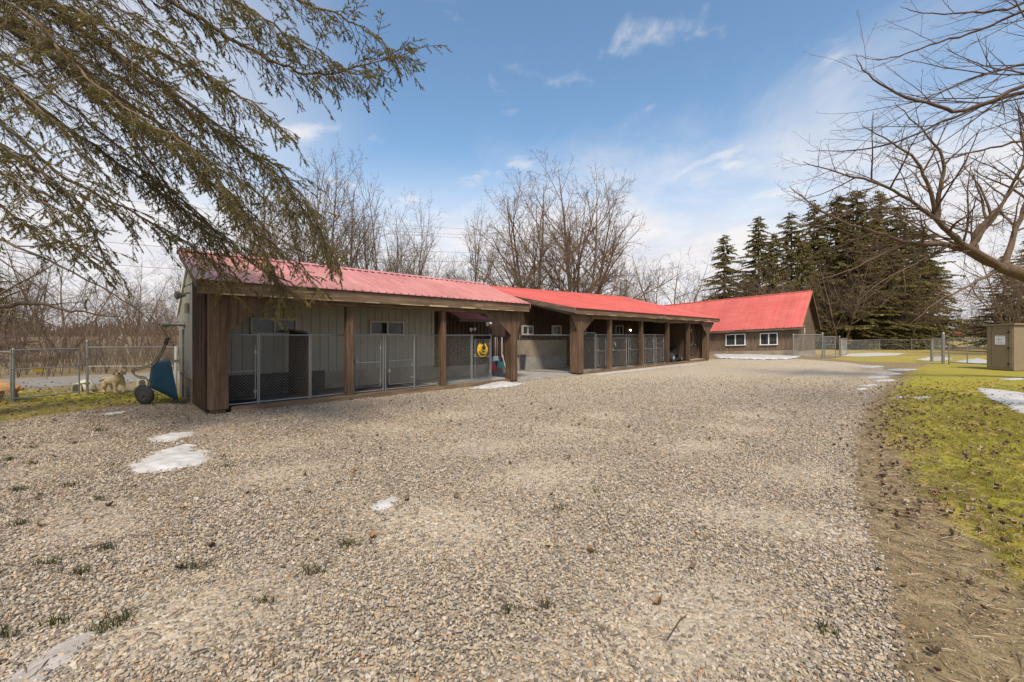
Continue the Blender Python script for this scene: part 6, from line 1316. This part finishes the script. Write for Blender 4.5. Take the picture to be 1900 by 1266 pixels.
patch('ice_patch', [(20, 1262), (60, 1225), (110, 1190), (160, 1168), (205, 1150), (222, 1146), (214, 1162), (178, 1185), (150, 1212), (90, 1250), (60, 1290), (0, 1300)], 'dirty grey sheet of ice in the gravel at the lower left', 'ice', .012, 40, 'ice patch', None, rag=.10, dens=8)
patch('ice_patch', [(190, 768), (215, 764), (235, 763), (225, 767), (205, 770)], 'scrap of ice at the edge of the left lawn', 'snow', .012, 41, 'ice patch', None, rag=.2, dens=6)
# ------------------------------------------------------------------ weeds, sticks, leaf scraps on the gravel
def weed(px, py, sz, seed, label):
    r = random.Random(seed); p = G(px, py); mb = MB()
    for _ in range(int(46 * sz)):
        a = r.uniform(0, 6.28); d = r.uniform(0, .055 * sz); b = p + Vector((math.cos(a) * d * 1.6, math.sin(a) * d, -.003)); h = r.uniform(.03, .075) * sz ** .5; le = Vector((r.gauss(0, 1), r.gauss(0, 1), 0)) * h * .5; w = Vector((r.gauss(0, 1), r.gauss(0, 1), 0)).normalized() * .003; i = len(mb.v)
        mb.v += [tuple(b - w), tuple(b + w), tuple(b + le * .4 + ZV * h * .65 + w * .7), tuple(b + le * .4 + ZV * h * .65 - w * .7), tuple(b + le + ZV * h * .8)]; mb.f += [(i, i + 1, i + 2, i + 3), (i + 3, i + 2, i + 4)]
    obj('weed_tuft', mb, MAT['weed'], label=label, cat='weed', group='weed tufts growing in the gravel', origin=p)
for k, (x, y, z, lab) in enumerate(((365, 1055, 1.2, 'dark weed tuft well right of the dark stick on the gravel'), (105, 1160, 1.0, 'flat weed tuft at the upper left side of the dirty ice sheet'), (225, 1156, 1.4, 'broad dark weed tuft at the top end of the dirty ice sheet'), (190, 1170, 1.0, 'small weed tuft on the right flank of the dirty ice sheet'), (14, 1180, 1.1, 'lowest weed tuft at the left edge, left of the dirty ice sheet'),
    (88, 1048, 1.0, 'weed tuft left of and below the dark stick'), (150, 1066, 1.0, 'weed tuft just below the left end of the dark stick'), (200, 1020, 1.0, 'weed tuft touching the right end of the dark stick'), (35, 975, 1.1, 'weed tuft by the left edge, above the dark stick'), (16, 855, 1.3, 'weed tuft at the left edge level with the largest snow patch'), (62, 862, 1.0, 'weed tuft second from the left edge level with the largest snow patch'),
    (185, 800, 1.5, 'wide flat weed tuft between the left lawn and the thin snow patch'), (60, 832, 1.2, 'weed tuft near the left edge, level with the back of the snow'), (140, 824, 1.2, 'weed tuft left of the thin snow patch'), (210, 866, 1.0, 'weed tuft touching the left tip of the largest snow patch'), (135, 902, 1.1, 'weed tuft below and left of the largest snow patch'), (185, 928, 1.0, 'weed tuft farther below the largest snow patch'), (420, 868, .9, 'weed tuft right of the largest snow patch'), (30, 912, 1.2, 'weed tuft at the left edge below the level of the snow'))):
    weed(x, y, z, 200 + k, lab)
for k, (x, y, z, lab) in enumerate(((578, 1065, 1.3, 'green weed tuft alone left of the middle of the gravel'), (643, 1015, 1.2, 'weed tuft by a chip of ice left of the middle of the gravel'), (495, 1118, 1.0, 'thin yellowish weed tuft low on the left half of the gravel'), (946, 1137, .9, 'small weed tuft low in the middle of the gravel'), (1015, 1126, .8, 'tiny weed tuft right of the small one in the middle'), (1530, 1173, 1.1, 'round weed tuft near the right edge of the gravel'), (1040, 945, .8, 'faint weed tuft in the middle distance of the gravel'), (1108, 913, .8, 'small weed tuft right of the faint one in the middle distance'))):
    weed(x, y, z, 300 + k, lab)
for k, (pts, rr, lab) in enumerate((([(152, 1026), (170, 1022), (190, 1018), (204, 1014)], .009, 'dark stick lying on the gravel at the left'), ([(238, 1000), (262, 1000), (300, 1004)], .005, 'thin pale twig on the gravel above the dark stick'), ([(360, 1222), (385, 1214)], .007, 'short brown twig at the bottom left of the gravel'), ([(1240, 1195), (1262, 1160), (1275, 1150)], .004, 'thin twig low right of the middle of the gravel'))):
    p = MB(); p.tube([G(*q) + ZV * .03 for q in pts], [rr * (1 - .5 * j / (len(pts) - 1)) for j in range(len(pts))], 6); obj('stick', p, MAT['bark_dark'], label=lab, cat='stick')
# ------------------------------------------------------------------ power lines
lp, rp = Vector((-62, 36, 0)), Vector((8.4, 62, 0))
for nm, q in (('left', lp), ('right', rp)):
    t = thing('utility_pole', q, 'wooden utility pole %s' % ('beyond the left edge of the frame' if nm == 'left' else 'standing among the big bare trees behind the second shed'), 'pole'); p = MB(); p.tube([q - ZV * .1, q + ZV * 16.8], [.16, .11], 8); obj('mast', p, MAT['bark'], t); p = MB(); d = (rp - lp).cross(ZV).normalized(); p.tube([q - d * 1.1 + ZV * 15.6, q + d * 1.1 + ZV * 15.6], .06, 6); obj('crossarm', p, MAT['bark'], t)
for k, (z, off) in enumerate(((16.6, 0), (15.7, -1), (15.7, 1), (13.6, .15), (12.4, .15), (10.2, .15))):
    d = (rp - lp).cross(ZV).normalized(); p = MB(); a, b = lp + d * off + ZV * z, rp + d * off + ZV * z; p.tube([a.lerp(b, s / 24) - ZV * (1.1 + .1 * k) * 4 * (s / 24) * (1 - s / 24) for s in range(25)], .014 if k < 4 else .022, 4); obj('power_line', p, MAT['black'], label=('uppermost', 'second', 'third', 'fourth', 'fifth', 'lowest')[k] + ' power line strung behind the bare trees', cat='power line', group='power lines')
